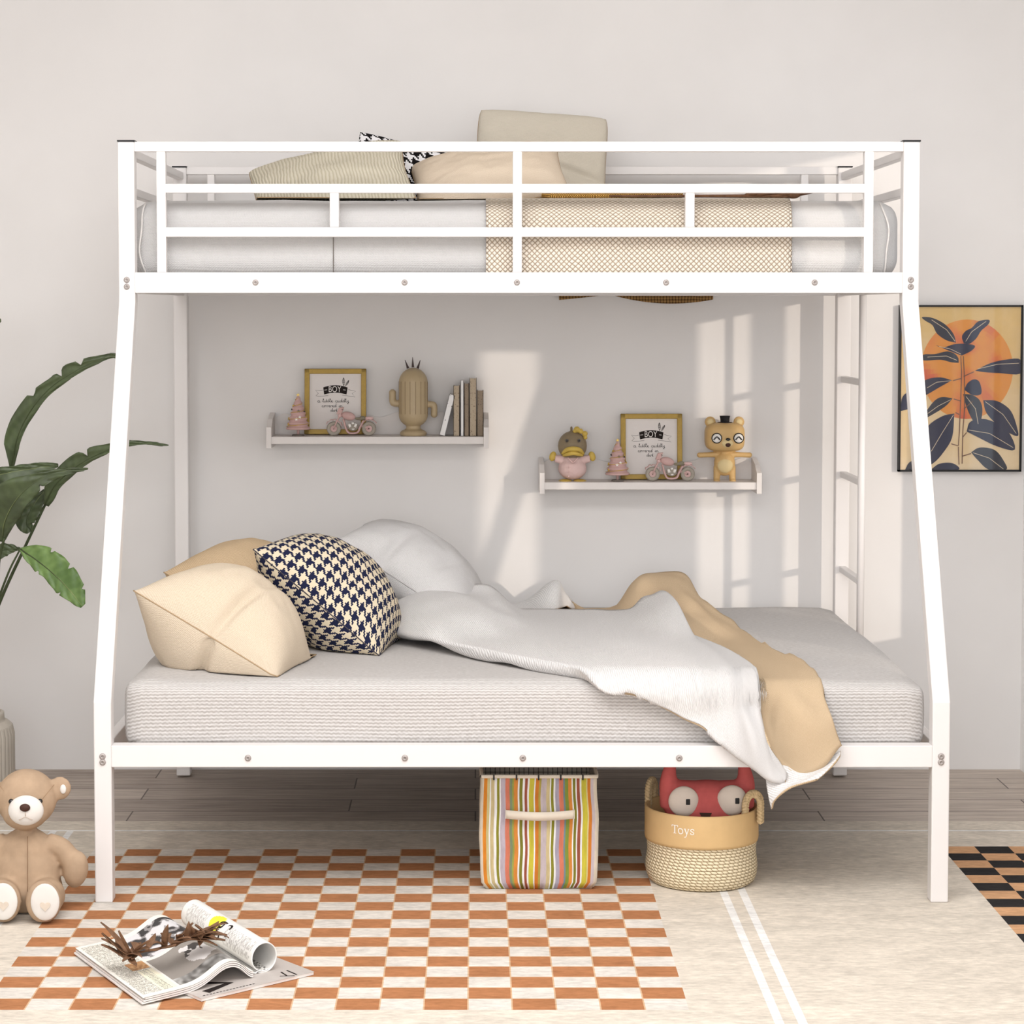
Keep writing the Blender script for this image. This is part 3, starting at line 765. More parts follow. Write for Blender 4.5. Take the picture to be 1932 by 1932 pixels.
# ---------------------------------------------------------------- shelves
SY0 = 6.52
def shelf(pxl, pxr, pyt, label):
    x0, x1 = SX(pxl, SY0), SX(pxr, SY0); z = SZ(pyt, SY0); t = .022
    root = thing('wall_shelf', label, 'shelf', ((x0+x1)/2, WY, z), group=None)
    bm = BM(); box(bm, x0+.012, x1-.012, SY0, WY-.008, z-t, z); obj('board', bm, M['shelfw'], root, bevel=.002)
    for X, s in ((x0, 1), (x1, -1)):
        xa, xb = sorted((X, X+s*.015)); bm = BM()
        prof = [(SY0-.006, z-.034), (SY0-.006, z+.028), (SY0+.012, z+.034), (SY0+.04, z+.05), (WY-.004, z+.066), (WY-.004, z-.034)]
        prism(bm, [(xa, y, zz) for y, zz in prof], (xb-xa, 0, 0)); obj('bracket', bm, M['shelfw'], root, bevel=.001)
    bm = BM(); pts = [(x0+.015, z)]; n = 60; W = x1-x0-.03
    for i in range(n+1):
        u = i/n; e = min(u, 1-u)
        hh = .066-.010*abs(math.sin(u*PI*5))+.004*math.sin(u*PI*11)
        if e < .05: hh = .05+(e/.05)*.018
        pts.append((x0+.015+W*u, z+hh))
    pts.append((x1-.015, z))
    prism(bm, [(x, WY-.008, zz) for x, zz in pts], (0, .007, 0)); obj('scalloped_back', bm, M['shelfw'], root)
    return z
ZA = shelf(503, 922, 824, 'white wall shelf with scalloped back, upper left one holding books')
ZB = shelf(1018, 1437, 910, 'white wall shelf with scalloped back, lower right one holding duck and bear')

# picture frames
def make_frame():
    root = thing('picture_frame', '', 'picture', (0, 0, 0), world=False, group='gold framed prints on the shelves')
    W, Hh, fw, d = .184, .196, .015, .012
    th = math.radians(6)
    def L(x, y, z): return Vector((x, y*math.cos(th)+z*math.sin(th), z*math.cos(th)-y*math.sin(th)+.0015))
    bm = BM()
    for (xa, xb, za, zb) in ((-W/2, -W/2+fw, 0, Hh), (W/2-fw, W/2, 0, Hh), (-W/2, W/2, 0, fw), (-W/2, W/2, Hh-fw, Hh)):
        vs = len(bm.verts); box(bm, xa, xb, -d, 0, za, zb)
    for v in bm.verts: v.co = L(*v.co)
    obj('frame', bm, M['gold'], root, bevel=.0015)
    bm = BM(); box(bm, -W/2+fw, W/2-fw, -.004, -.001, fw, Hh-fw)
    for v in bm.verts: v.co = L(*v.co)
    pr = obj('print', bm, M['paper'], root)
    # zoomed reference: 1190 units wide paper, origin top-left (285,220), 1190x1280
    S = (W-2*fw)/1195
    def fn(u, v, lift=.0045): return L(-W/2+fw+(u-285)*S, -lift, Hh-fw-(v-222)*S)
    bm = BM(); n = 14
    T = [(600+(1165-600)*i/n, 540-52*math.sin(PI*i/n)**.7) for i in range(n+1)]; B = [(622+(1140-622)*i/n, 700-42*math.sin(PI*i/n)) for i in range(n+1)]
    for i in range(n): poly(bm, [fn(*T[i]), fn(*T[i+1]), fn(*B[i+1]), fn(*B[i])])
    ln = lambda p, w=9: stroke(bm, p, w, fn)
    ln([(590, 600), (520, 615), (420, 600), (485, 675), (430, 735), (480, 745), (620, 738), (720, 722)], 7)
    ln([(1180, 580), (1250, 610), (1350, 625), (1270, 680), (1340, 760), (1200, 740), (1040, 715)], 7)
    for c0, tip in (((1075, 500), (1070, 310)), ((1120, 500), (1195, 370))):
        dx, dy = tip[0]-c0[0], tip[1]-c0[1]; q = []
        for s in (1, -1):
            q = [(c0[0]+dx*t-s*26*math.sin(PI*t)*(dy/190 if dy else 1), c0[1]+dy*t+s*8*math.sin(PI*t)) for t in [k/8 for k in range(9)]]
            ln(q, 8)
        ln([c0, tip], 7)
        for t in (.35, .55, .75): ln([(c0[0]+dx*t, c0[1]+dy*t), (c0[0]+dx*(t+.12)+18, c0[1]+dy*(t+.12))], 7); ln([(c0[0]+dx*t, c0[1]+dy*t), (c0[0]+dx*(t+.12)-18, c0[1]+dy*(t+.12))], 7)
    # handwriting
    def script(txt, u0, v0, s, mi=0):
        glyph = {'a': [(.5,.1),(.1,.0),(0,.3),(.3,.5),(.5,.4),(.5,0),(.7,.05)], 'l': [(0,.1),(.3,.9),(.15,1),(.1,.2),(.4,0)], 'i': [(0,.1),(.2,.5),(.2,0),(.4,.1)],
             't': [(0,.1),(.2,.9),(.15,0),(.4,.1)], 'e': [(0,.2),(.4,.35),(.2,.5),(.05,.2),(.3,0),(.5,.1)], 'c': [(.4,.45),(.1,.4),(.05,.1),(.3,0),(.5,.1)],
             'u': [(0,.5),(.05,.05),(.35,.05),(.4,.5),(.4,0),(.6,.1)], 'd': [(.4,.4),(.1,.4),(.1,0),(.4,.1),(.55,1),(.45,0),(.65,.1)], 'y': [(0,.5),(.1,.1),(.4,.2),(.4,.5),(.35,-.4),(.1,-.4),(.6,.1)],
             'o': [(.3,.5),(.05,.3),(.2,0),(.4,.2),(.3,.5),(.6,.4)], 'v': [(0,.5),(.2,0),(.4,.5),(.6,.4)], 'r': [(0,0),(.1,.5),(.3,.4),(.4,.45)], 'm': [(0,0),(.1,.5),(.25,0),(.35,.5),(.5,0),(.6,.1)],
             'n': [(0,0),(.1,.5),(.35,.4),(.4,0),(.6,.1)], 's': [(.4,.45),(.1,.35),(.35,.15),(0,0),(.5,.1)]}
        u = u0
        for ch in txt:
            if ch == ' ': u += .55*s; continue
            g = glyph[ch]; stroke(bm, [(u+a*s, v0-b*s) for a, b in g], 10, fn, mi); u += (max(a for a, b in g)+.02)*s
    script('a little cuddly', 470, 885, 92); script('covered in', 570, 995, 88); script('dirt', 770, 1100, 86)
    pi_ = obj('lettering', bm, [M['ink']], pr, recalc=False)
    bm = BM(); add_text(bm, 'BOY', 200, lambda x, y: fn(868+x*.76, 585-y, .0052))
    stroke(bm, [(625, 600), (690, 592)], 12, lambda u, v: fn(u, v, .0052)); stroke(bm, [(1065, 592), (1120, 600)], 12, lambda u, v: fn(u, v, .0052))
    obj('banner_word', bm, M['paper'], pr, recalc=False)
    return root
fr = make_frame()
YF = 6.614
fr.location = (SX(633, YF), YF, ZA); fr['label'] = 'gold framed BOY print behind the pink motorcycle on the upper left shelf'
dup(fr, (SX(1229, YF), YF, ZB), 'gold framed BOY print behind the pink motorcycle on the lower right shelf')

# motorcycles
def make_bike():
    root = thing('toy_motorcycle', '', 'toy', (0, 0, 0), world=False, group='pink toy motorcycles on the shelves')
    s = .145/1110.  # zoomed photo units -> metres
    def L(u, v, y=0.): return Vector(((u-1240)*s, y, (1640-v)*s))
    for c in (840, 1635):
        bm = BM(); R = 165*s; r = .0062; n = 36
        pts = [L(c, 1475)+Vector(((R-r)*math.cos(a), 0, (R-r)*math.sin(a))) for a in [2*PI*k/n for k in range(n+1)]]
        tube(bm, pts, r, 10, cap=False); w = obj('wheel', bm, M['tyre'], root)
        bm = BM(); lathe(bm, [(0, -.004), (.003, -.004), (.004, -.002), (.0105, -.002), (.0115, 0), (.0105, .002), (.004, .002), (.003, .004), (0, .004)], 24, L(c, 1475), 0, 'Y'); obj('hub', bm, M['pinkl'], w)
        bm = BM(); lathe(bm, [(0, -.0055), (.002, -.0055), (.002, .0055), (0, .0055)], 12, L(c, 1475), 0, 'Y'); obj('axle', bm, M['brownnose'], w)
    bm = BM()
    for y in (-.006, .006): tube(bm, [L(840, 1475, y), L(900, 1330, y), L(990, 1150, y), L(1040, 1040, y)], .0024, 10)
    obj('fork', bm, M['pink'], root)
    for cc, a0, a1 in ((840, 20, 150), (1635, 35, 140)):
        bm = BM()
        pts = [L(cc, 1475)+Vector((math.cos(math.radians(a))*205*s, 0, math.sin(math.radians(a))*205*s)) for a in range(a0, a1, 8)]
        for i in range(len(pts)-1):
            for y0, y1 in ((-.008, .008),):
                poly(bm, [pts[i]+Vector((0, -.008, 0)), pts[i+1]+Vector((0, -.008, 0)), pts[i+1]+Vector((0, .008, 0)), pts[i]+Vector((0, .008, 0))])
        o = obj('fender', bm, M['pink'], root); m = o.modifiers.new('s', 'SOLIDIFY'); m.thickness = .002
    bm = BM(); ell(bm, L(1170, 1190), (.0215, .0105, .0125), rot=Matrix.Rotation(.25, 3, 'Y')); obj('fuel_tank', bm, M['pink'], root)
    bm = BM(); ell(bm, L(1440, 1250), (.018, .008, .0045)); ell(bm, L(1490, 1225), (.009, .007, .005)); obj('seat', bm, M['seatg'], root)
    bm = BM(); ell(bm, L(1640, 1240), (.013, .008, .0055)); obj('tail_fairing', bm, M['pinkl'], root)
    bm = BM()
    for y in (-.008, .008): tube(bm, spline([L(1060, 1260, y), L(1110, 1450, y), L(1170, 1560, y), L(1280, 1580, y), L(1390, 1550, y), L(1440, 1430, y), L(1520, 1290, y)], 30), .0028, 8)
    tube(bm, [L(1440, 1400), L(1640, 1475)], .005, 8); obj('frame', bm, M['pink'], root)
    bm = BM(); ell(bm, L(1275, 1430), (.0165, .007, .013)); obj('engine_block', bm, M['tyre'], root)
    bm = BM()
    for a, b in (((1190, 1360), (1215, 1440)), ((1350, 1360), (1320, 1440)), ((1270, 1330), (1275, 1370)), ((1280, 1470), (1280, 1500))):
        tube(bm, [L(*a, -.008), L(*b, -.008)], .0042, 10)
    obj('engine_cylinders', bm, M['ewhite'], root)
    bm = BM(); ell(bm, L(975, 1180, -.003), (.006, .006, .006)); obj('headlight', bm, M['pinkl'], root)
    bm = BM(); prism(bm, [L(900, 1150, -.009), L(960, 1000, -.009), L(1075, 985, -.009), L(1010, 1130, -.009)], (0, .018, 0))
    obj('windshield', bm, M['pink'], root, bevel=.0015)
    bm = BM(); tube(bm, [L(1040, 1040, -.02), L(1030, 1030), L(1040, 1040, .02)], .0016, 8); obj('handlebar', bm, M['grey'], root)
    return root
bk = make_bike(); YM = 6.556
bk.location = (SX(663.5, YM), YM, ZA+.0005); bk['label'] = 'pink toy motorcycle on the upper left shelf between tree and cactus'
dup(bk, (SX(1264.5, YM), YM, ZB+.0005), 'pink toy motorcycle on the lower right shelf between tree and bear')
# christmas trees
def make_tree():
    root = thing('toy_christmas_tree', '', 'toy', (0, 0, 0), world=False, group='pink toy christmas trees on the shelves')
    bm = BM(); lathe(bm, [(0, 0), (.018, 0), (.019, .002), (.017, .0045), (.005, .005), (0, .005)], 24); obj('base', bm, M['grey'], root)
    bm = BM(); tube(bm, [(0, 0, .004), (0, 0, .022)], .0038, 10); obj('trunk', bm, M['pink'], root)
    bm = BM(); prof = [(0.0, .018)]; n = 48
    for k in range(n+1):
        t = k/n; r = .031*(1-t)**.8+.003; r *= 1+.10*math.sin(t*2*PI*6.5); prof.append((r, .019+t*.098))
    prof.append((0, .12)); lathe(bm, prof, 28); obj('foliage', bm, M['pink'], root)
    bm = BM(); pts = []
    for k in range(90):
        t = k/90; r = .032*(1-t)**.8+.004; a = t*2*PI*4.5+2.4; pts.append((r*math.cos(a), r*math.sin(a), .026+t*.088))
    tube(bm, pts, .0009, 6); obj('garland', bm, M['goldball'], root)
    for a, z, m, r in ((-2.6, .035, 'goldball', .0035), (-2.9, .052, 'goldball', .0035), (-.3, .055, 'goldball', .003), (-.4, .073, 'spike', .003), (-2.7, .09, 'goldball', .003), (2.9, .078, 'spike', .003)):
        t = (z-.019)/.098; rr = .033*(1-t)**.8+.003
        bm = BM(); ell(bm, (rr*math.cos(a), rr*math.sin(a), z), r, seg=12, ring=8); obj('bauble', bm, M[m], root)
    def star(cx, cy, cz, R, m, nm):
        bm = BM(); pts = []
        for k in range(10):
            q = R if k % 2 == 0 else R*.42; a = PI/2+k*PI/5; pts.append((cx+q*math.cos(a), cy, cz+q*math.sin(a)))
        prism(bm, pts, (0, .002, 0)); obj(nm, bm, M[m], root)
    star(0, -.001, .121, .0065, 'goldball', 'tree_star')
    for x, z, m in ((.003, .074, 'grey'), (.007, .056, 'ewhite'), (-.003, .05, 'ewhite')):
        t = (z-.019)/.098; star(x, -(.033*(1-t)**.8+.004), z, .0055, m, 'star')
    return root
tr = make_tree(); YC = 6.56
tr.location = (SX(563, YC), YC, ZA+.0005); tr['label'] = 'pink toy christmas tree with stars on the upper left shelf'
dup(tr, (SX(1165, YC), YC, ZB+.0005), 'pink toy christmas tree with stars on the lower right shelf beside the duck')
# cactus figure (plain cactus with raised and lowered arm)
def cactus():
    Y = 6.575; s = Y/F
    def L(px, py, y=0.): v = P(px, py, Y); v.y += y; return v
    root = thing('cactus_figurine', 'tan ceramic cactus figurine with dark spikes on the upper left shelf', 'figurine', (SX(780, Y), Y, ZA))
    r = 27.5*s; cx = SX(780, Y); zb = SZ(806, Y); zt = SZ(694, Y)
    bm = BM(); prof = []
    for k in range(9): a = PI/2*k/8; prof.append((r*math.sin(a)+1e-6, zb+r*.85*(1-math.cos(a))))
    for k in range(9): a = PI/2*k/8; prof.append((r*math.cos(a)+1e-6, zt-r*1.05*(1-math.sin(a))))
    lathe(bm, prof, 36, (cx, Y, 0))
    def arm(pts, rr): tube(bm, spline([L(*p) for p in pts], 16), rr*s, 14)
    arm([(762, 761), (745, 761), (741, 757), (740.5, 742)], 6.6); ell(bm, L(740.5, 741), 6.8*s)
    arm([(798, 763), (815, 763), (819, 767), (819, 780)], 6.2); ell(bm, L(819, 782), 6.4*s)
    lathe(bm, [(0, ZA), (24*s, ZA), (26*s, ZA+5*s), (23*s, ZA+9*s), (14*s, ZA+13*s), (13*s, zb+8*s)], 32, (cx, Y, 0))
    o = obj('cactus_body', bm, M['cactus'], root); remesh(o, .0016, 4)
    for a, b in (((770, 695), (764, 679)), ((779, 693), (778.5, 674)), ((788, 695), (793, 679))):
        bm = BM(); tube(bm, [L(*a), L(*b)], [2.6*s, .4*s], 8); obj('spike', bm, M['spike'], root)
    bm = BM()
    for k in range(8):
        a = -PI/2+(-3.5+k)*.38; q = r+.0002; tube(bm, [(cx+q*math.cos(a), Y+q*math.sin(a), zb+.04), (cx+q*math.cos(a), Y+q*math.sin(a), zt-.04)], .0006, 6)
    obj('groove', bm, plain('groove_brown', (140, 116, 84), .6), root)
cactus()
# books
def book(px0, px1, pyt, mat, label, lean=0., Y0=6.545):
    x0, x1 = SX(px0, Y0), SX(px1, Y0); zt = SZ(pyt, Y0); w = x1-x0; hh = zt-ZA-.001; d = .085
    root = thing('book', label, 'book', ((x0+x1)/2, Y0+d/2, ZA), group='books at the right end of the upper left shelf')
    R = Matrix.Translation((x0 if lean >= 0 else x1, 0, ZA+.001)) @ Matrix.Rotation(lean, 4, 'Y')
    if lean: R = Matrix.Translation((x0, 0, ZA+.001+abs(w*math.sin(lean))*1.0)) @ Matrix.Rotation(lean, 4, 'Y')
    t = min(.0018, w*.2)
    bm = BM(); box(bm, 0, t, Y0, Y0+d, 0, hh, 0, R); box(bm, w-t, w, Y0, Y0+d, 0, hh, 0, R); box(bm, 0, w, Y0, Y0+.002, 0, hh, 0, R); obj('cover', bm, mat, root, bevel=.0004)
    bm = BM(); box(bm, t, w-t, Y0+.002, Y0+d-.002, .002, hh-.003, 0, R); obj('pages', bm, M['paper'], root)
book(829, 840, 744, M['book_spot'], 'white book with black spots leaning against the row on the upper left shelf', math.radians(14))
book(855.5, 867, 728, M['book_tan'], 'speckled tan book next to the leaning white book')
book(869, 875, 718, M['book_white'], 'very thin plain white book standing among the speckled books')
book(876, 885, 724, M['book_brown'], 'thin grey-brown speckled book right of the thin white book')
book(886, 899, 714, M['book_tan'], 'tallest speckled tan book on the upper left shelf')
book(900, 912, 737, M['book_brown'], 'short dark brown speckled book at the right end of the upper left shelf')
# duck
def duck():
    Y = 6.575; s = Y/F
    def L(px, py, y=0.): v = P(px, py, Y); v.y += y; return v
    root = thing('duck_figurine', 'duck figurine in pink pyjamas with a yellow bow on the lower right shelf', 'figurine', (SX(1080, Y), Y, ZB))
    bm = BM(); ell(bm, L(1080, 841), (27.5*s, 25*s, 28*s)); ell(bm, L(1080, 866), (16*s, 14*s, 9*s)); ell(bm, L(1078, 809), (2.5*s, 2.5*s, 5*s)); hd = obj('head', bm, M['duckhead'], root); remesh(hd, .0016, 3)
    bm = BM(); ell(bm, L(1080, 884), (27*s, 23*s, 21*s)); ell(bm, L(1080, 868), (20*s, 18*s, 12*s))
    for sg in (-1, 1): tube(bm, [L(1080+sg*14, 868), L(1080+sg*33, 865)], [9*s, 7*s], 12)
    o = obj('pyjamas', bm, M['pj'], root); remesh(o, .0018, 4)
    for sg in (-1, 1):
        bm = BM(); ell(bm, L(1080+sg*37, 861), (6.5*s, 5*s, 9.5*s), rot=Matrix.Rotation(-sg*.3, 3, 'Y')); obj('wing', bm, M['beak'], root)
        bm = BM(); ell(bm, L(1080+sg*14, 908, -.004), (13*s, 17*s, 4.6*s)); obj('foot', bm, M['beak'], root)
        bm = BM(); ell(bm, L(1080+sg*11.5, 830, -23*s), (3.6*s, 3*s, 3.6*s)); obj('eye', bm, M['grey'], hd)
        bm = BM(); ell(bm, L(1080+sg*11.5, 830, -26*s), (1.8*s, 1.2*s, 1.8*s)); obj('pupil', bm, M['eye'], hd)
    bm = BM(); pts = spline([L(1060, 855, -20*s), L(1068, 847, -29*s), L(1080, 845, -33*s), L(1092, 847, -29*s), L(1100, 855, -20*s)], 16)
    tube(bm, pts, [2.5*s+2.4*s*math.sin(PI*i/16) for i in range(17)], 10)
    pts = spline([L(1062, 858, -20*s), L(1070, 855, -28*s), L(1080, 853, -31*s), L(1090, 855, -28*s), L(1098, 858, -20*s)], 16)
    tube(bm, pts, [2.5*s+1.8*s*math.sin(PI*i/16) for i in range(17)], 10); obj('beak', bm, M['beak'], hd)
    bm = BM()
    for px, py, r in ((1088, 810, 6), (1095, 813, 5), (1103, 818, 5.5), (1104, 825, 4), (1084, 813, 4)): ell(bm, L(px, py, -8*s), r*s)
    o = obj('bow', bm, M['beak'], root); remesh(o, .0012, 2)
    bm = BM(); 
    for a, b in (((1080, 872), (1070, 862)), ((1080, 872), (1090, 862))): tube(bm, [L(*a, -24*s), L(*b, -22*s)], 1.6*s, 8)
    for z in (880, 889, 897): ell(bm, L(1072, z, -24*s), (1.6*s, 1.2*s, 1.6*s), seg=10, ring=6)
    obj('collar', bm, M['pinkl'], root)
duck()
# bear figurine
def bearfig():
    Y = 6.57; s = Y/F
    def L(px, py, y=0.): v = P(px, py, Y); v.y += y; return v
    root = thing('bear_figurine', 'caramel bear figurine with a small black hat and arms spread on the lower right shelf', 'figurine', (SX(1367, Y), Y, ZB))
    bm = BM()
    # rounded square head
    bmesh.ops.create_cube(bm, size=1); bmesh.ops.subdivide_edges(bm, edges=bm.edges[:], cuts=8, use_grid_fill=True)
    c = L(1367, 824)
    for v in bm.verts:
        q = v.co*2; p = Vector((abs(q.x)**4+abs(q.y)**4+abs(q.z)**4, 0, 0)).x**.25; q = q/p*max(abs(q.x), abs(q.y), abs(q.z))
        v.co = c+Vector((q.x*37*s, q.y*30*s, q.z*27*s))
    for sg in (-1, 1): ell(bm, L(1367+sg*27, 796), (10.5*s, 6*s, 10.5*s))
    ell(bm, L(1367, 874), (20*s, 16*s, 24*s)); tube(bm, [L(1367, 845), L(1367, 862)], 10*s, 12)
    for sg in (-1, 1):
        tube(bm, [L(1367+sg*10, 857), L(1367+sg*30, 858), L(1367+sg*46, 858.5)], [6*s, 5*s, 5*s], 12); ell(bm, L(1367+sg*47, 858.5), 5.2*s)
        tube(bm, [L(1367+sg*14, 880), L(1367+sg*15, 908)], [7*s, 6*s], 12); ell(bm, L(1367+sg*15, 907, -3*s), (6.5*s, 9*s, 4.5*s))
    o = obj('bear_body', bm, M['figbear'], root); remesh(o, .0017, 4)
    bm = BM(); ell(bm, L(1367, 877, -9*s), (15*s, 9*s, 15*s)); obj('belly_patch', bm, M['figbelly'], root)
    bm = BM(); ell(bm, L(1369, 834, -25*s), (13*s, 8*s, 9.5*s)); mz = obj('muzzle', bm, M['figbelly'], root)
    bm = BM(); ell(bm, L(1370, 827, -33*s), (4.5*s, 2.5*s, 2.6*s)); obj('nose', bm, M['eye'], mz)
    bm = BM(); ell(bm, L(1370, 837.5, -32*s), (5*s, 2*s, 4*s)); obj('mouth', bm, M['brownnose'], mz)
    for sg, px in ((-1, 1349), (1, 1390)):
        bm = BM(); lathe(bm, [(0, 0), (10*s, 0), (10*s, 1.5*s), (0, 1.5*s)], 28, L(px, 825, -31.5*s), 0, 'Y'); e = obj('eye_ring', bm, M['eye'], root)
        bm = BM(); lathe(bm, [(0, 0), (8.2*s, 0), (8.2*s, 1*s), (0, 1*s)], 28, L(px, 825, -32.2*s), 0, 'Y'); obj('eye_white', bm, M['ewhite'], e)
        bm = BM(); tube(bm, spline([L(px-6, 828, -33*s), L(px, 822.5, -33.4*s), L(px+6, 828, -33*s)], 10), 1.3*s, 8); obj('eyelid', bm, M['eye'], e)
        bm = BM(); ell(bm, L(1367+sg*27, 796, -4*s), (6.5*s, 4*s, 6.5*s)); obj('inner_ear', bm, M['figbelly'], root)
    bm = BM(); z = SZ(798, Y)
    lathe(bm, [(0, z), (14*s, z), (14*s, z+1.6*s), (8.5*s, z+2*s), (8.8*s, z+8*s), (10*s, z+13.5*s), (0, z+13.5*s)], 28, (SX(1367, Y), Y, 0)); obj('hat', bm, M['hat'], root)
bearfig()

# ---------------------------------------------------------------- botanical picture
def picture():
    Y = WY-.002; root = thing('framed_picture', 'black framed botanical print of navy leaves over an orange sun, right of the bed', 'picture', (SX(1811, Y), WY, SZ(890, Y)))
    d = .022; Yf = WY-d
    x0, x1, z0, z1 = SX(1695, Yf), SX(1927, Yf), SZ(890, Yf), SZ(575.5, Yf); w = .0055
    bm = BM()
    for a in ((x0, x0+w, z0, z1), (x1-w, x1, z0, z1), (x0, x1, z0, z0+w), (x0, x1, z1-w, z1)): box(bm, a[0], a[1], Yf, WY-.001, a[2], a[3])
    obj('frame', bm, M['black'], root)
    Yp = WY-.014; xa, xb, za, zb_ = x0+w, x1-w, z0+w, z1-w
    U0, U1, V0, V1 = 822., 1448., 104., 962.
    def G(u, v, k): return Vector((xa+(u-U0)/(U1-U0)*(xb-xa), Yp-.0003*k, zb_-(v-V0)/(V1-V0)*(zb_-za)))
    bm = BM(); lay = dyeattr(bm)
    def pg(pts, c, k):
        f = poly(bm, [G(min(U1, max(U0, u)), min(V1, max(V0, v)), k) for u, v in pts]); setdye(f, lay, c); return f
    n = 26
    for i in range(n):
        for j in range(n):
            u0, u1 = U0+(U1-U0)*i/n, U0+(U1-U0)*(i+1)/n; v0, v1 = V0+(V1-V0)*j/n, V0+(V1-V0)*(j+1)/n
            q = noise.noise(Vector((i*.25, j*.25, 1)))*.5+.5; t = j/n
            a, b = srgb((222, 188, 124)), srgb((234, 212, 176)); m = min(1, max(0, t*.9+q*.5-.3))
            pg([(u0, v0), (u1, v0), (u1, v1), (u0, v1)], tuple(a[k]*(1-m)+b[k]*m for k in range(3))+(1,), 0)
    R = 14
    for r in range(R):
        for k in range(48):
            a0, a1 = 2*PI*k/48, 2*PI*(k+1)/48; r0, r1 = r/R, (r+1)/R
            f = lambda rr, a: (1168+242*rr*math.cos(a), 432+262*rr*math.sin(a))
            p = f((r0+r1)/2, a0); nn = noise.noise(Vector((p[0]*.009, p[1]*.009, 4)))
            a_, b_ = srgb((226, 148, 62)), srgb((214, 98, 62)); m = min(1, max(0, nn*1.6)); 
            pg([f(r0, a0), f(r1, a0), f(r1, a1), f(r0, a1)] if r else [f(0, 0), f(r1, a0), f(r1, a1)], tuple(a_[q]*(1-m)+b_[q]*m for q in range(3))+(1,), 1)
    navy = srgb((34, 38, 66)); navy2 = srgb((40, 44, 58)); vein = srgb((224, 206, 176)); stem = srgb((120, 84, 64))
    leaves = [[(1110,292),(1095,245),(1050,195),(985,162),(930,158),(950,178),(985,200),(1010,245),(1060,280)],
        [(1150,296),(1140,260),(1160,230),(1190,215),(1225,180),(1280,172),(1278,195),(1240,230),(1215,270),(1180,298)],
        [(1140,360),(1075,335),(1005,305),(1040,318),(1100,300),(1160,298),(1208,308),(1190,335)],
        [(1125,398),(1085,395),(1030,382),(940,385),(940,355),(1000,352),(1060,338),(1100,348),(1122,372)],
        [(1210,440),(1290,400),(1380,380),(1448,382),(1448,455),(1340,452),(1270,448)],
        [(1090,490),(1030,475),(960,485),(900,530),(900,590),(960,565),(1020,530)],
        [(1095,585),(1040,578),(1000,598),(960,650),(930,700),(1000,665),(1060,625)],
        [(1105,665),(1040,680),(960,740),(900,870),(960,935),(1000,925),(1050,870),(1095,790)],
        [(1155,540),(1172,505),(1205,485),(1235,500),(1245,560),(1200,568)],
        [(1150,562),(1200,568),(1240,600),(1252,660),(1230,735),(1190,680),(1165,620)],
        [(1255,595),(1330,600),(1400,650),(1435,740),(1435,785),(1350,740),(1275,665)],
        [(1170,760),(1190,708),(1270,695),(1380,750),(1425,855),(1330,838),(1230,790)],
        [(1195,870),(1240,845),(1320,858),(1370,920),(1380,962),(1290,962),(1230,910)],
        [(985,962),(1030,930),(1100,928),(1130,962)],[(822,652),(828,590),(850,558),(880,560),(885,610),(865,640)],[(850,962),(870,925),(915,905),(920,962)]]
    def bmix(i): return navy if i % 3 else navy2
    for i, l in enumerate(leaves): pg([tuple(q) for q in spline([(a, b, 0) for a, b in l+[l[0]]], len(l)*4) for q in [(q.x, q.y)]][:-1], bmix(i), 3+(i % 3))
    def line(p, w_, c, k):
        pts = [Vector(q) for q in p]
        for a, b in zip(pts, pts[1:]):
            dd = (b-a).normalized(); nn = Vector((-dd.y, dd.x))*w_/2
            pg([a+nn, b+nn, b-nn, a-nn], c, k)
    for p in ([(1135,362),(1140,450),(1138,560),(1135,660),(1132,760),(1128,835)],[(1148,362),(1155,470),(1158,640),(1150,760),(1148,930)],[(1150,470),(1205,445)],[(1140,480),(1095,492)],[(1140,600),(1100,588)],
              [(1155,640),(1200,600)],[(1130,670),(1110,660)],[(1150,790),(1170,765)],[(1128,840),(1132,935)],[(1148,890),(1195,876)],[(1125,835),(1090,825)]): line(p, 5, stem, 7)
    for p in ([(1104,285),(1060,225),(980,172)],[(1160,285),(1190,235),(1265,180)],[(1135,352),(1080,325),(1020,312)],[(1115,385),(1060,362),(960,368)],[(1225,430),(1330,405),(1440,400)],[(1085,492),(1010,500),(960,530)],
              [(1085,592),(1020,625),(965,665)],[(1100,672),(1040,770),(985,865)],[(1165,575),(1215,640),(1230,720)],[(1265,602),(1360,670),(1430,770)],[(1180,752),(1290,770),(1415,845)],[(1205,872),(1290,900),(1365,958)]): line(p, 2.6, vein, 8)
    obj('print', bm, M['dye'], root, recalc=False)
    bm = BM(); box(bm, xa, xb, Yp-.0065, Yp-.0045, za, zb_)
    t = NT('picture_glass', .05, 0, .5); t.b.inputs['Transmission Weight'].default_value = 1; t.b.inputs['IOR'].default_value = 1.3; t.b.inputs['Roughness'].default_value = .02
    # thin clear pane: transparent with a faint reflection
    tr_ = t.t.nodes.new('ShaderNodeBsdfTransparent'); gl = t.t.nodes.new('ShaderNodeBsdfGlossy'); gl.inputs['Roughness'].default_value = .05
    mx = t.t.nodes.new('ShaderNodeMixShader'); mx.inputs[0].default_value = .05
    t.t.links.new(tr_.outputs[0], mx.inputs[1]); t.t.links.new(gl.outputs[0], mx.inputs[2]); t.t.links.new(mx.outputs[0], t.t.nodes['Material Output'].inputs[0])
    obj('glass', bm, t.m, root)
picture()
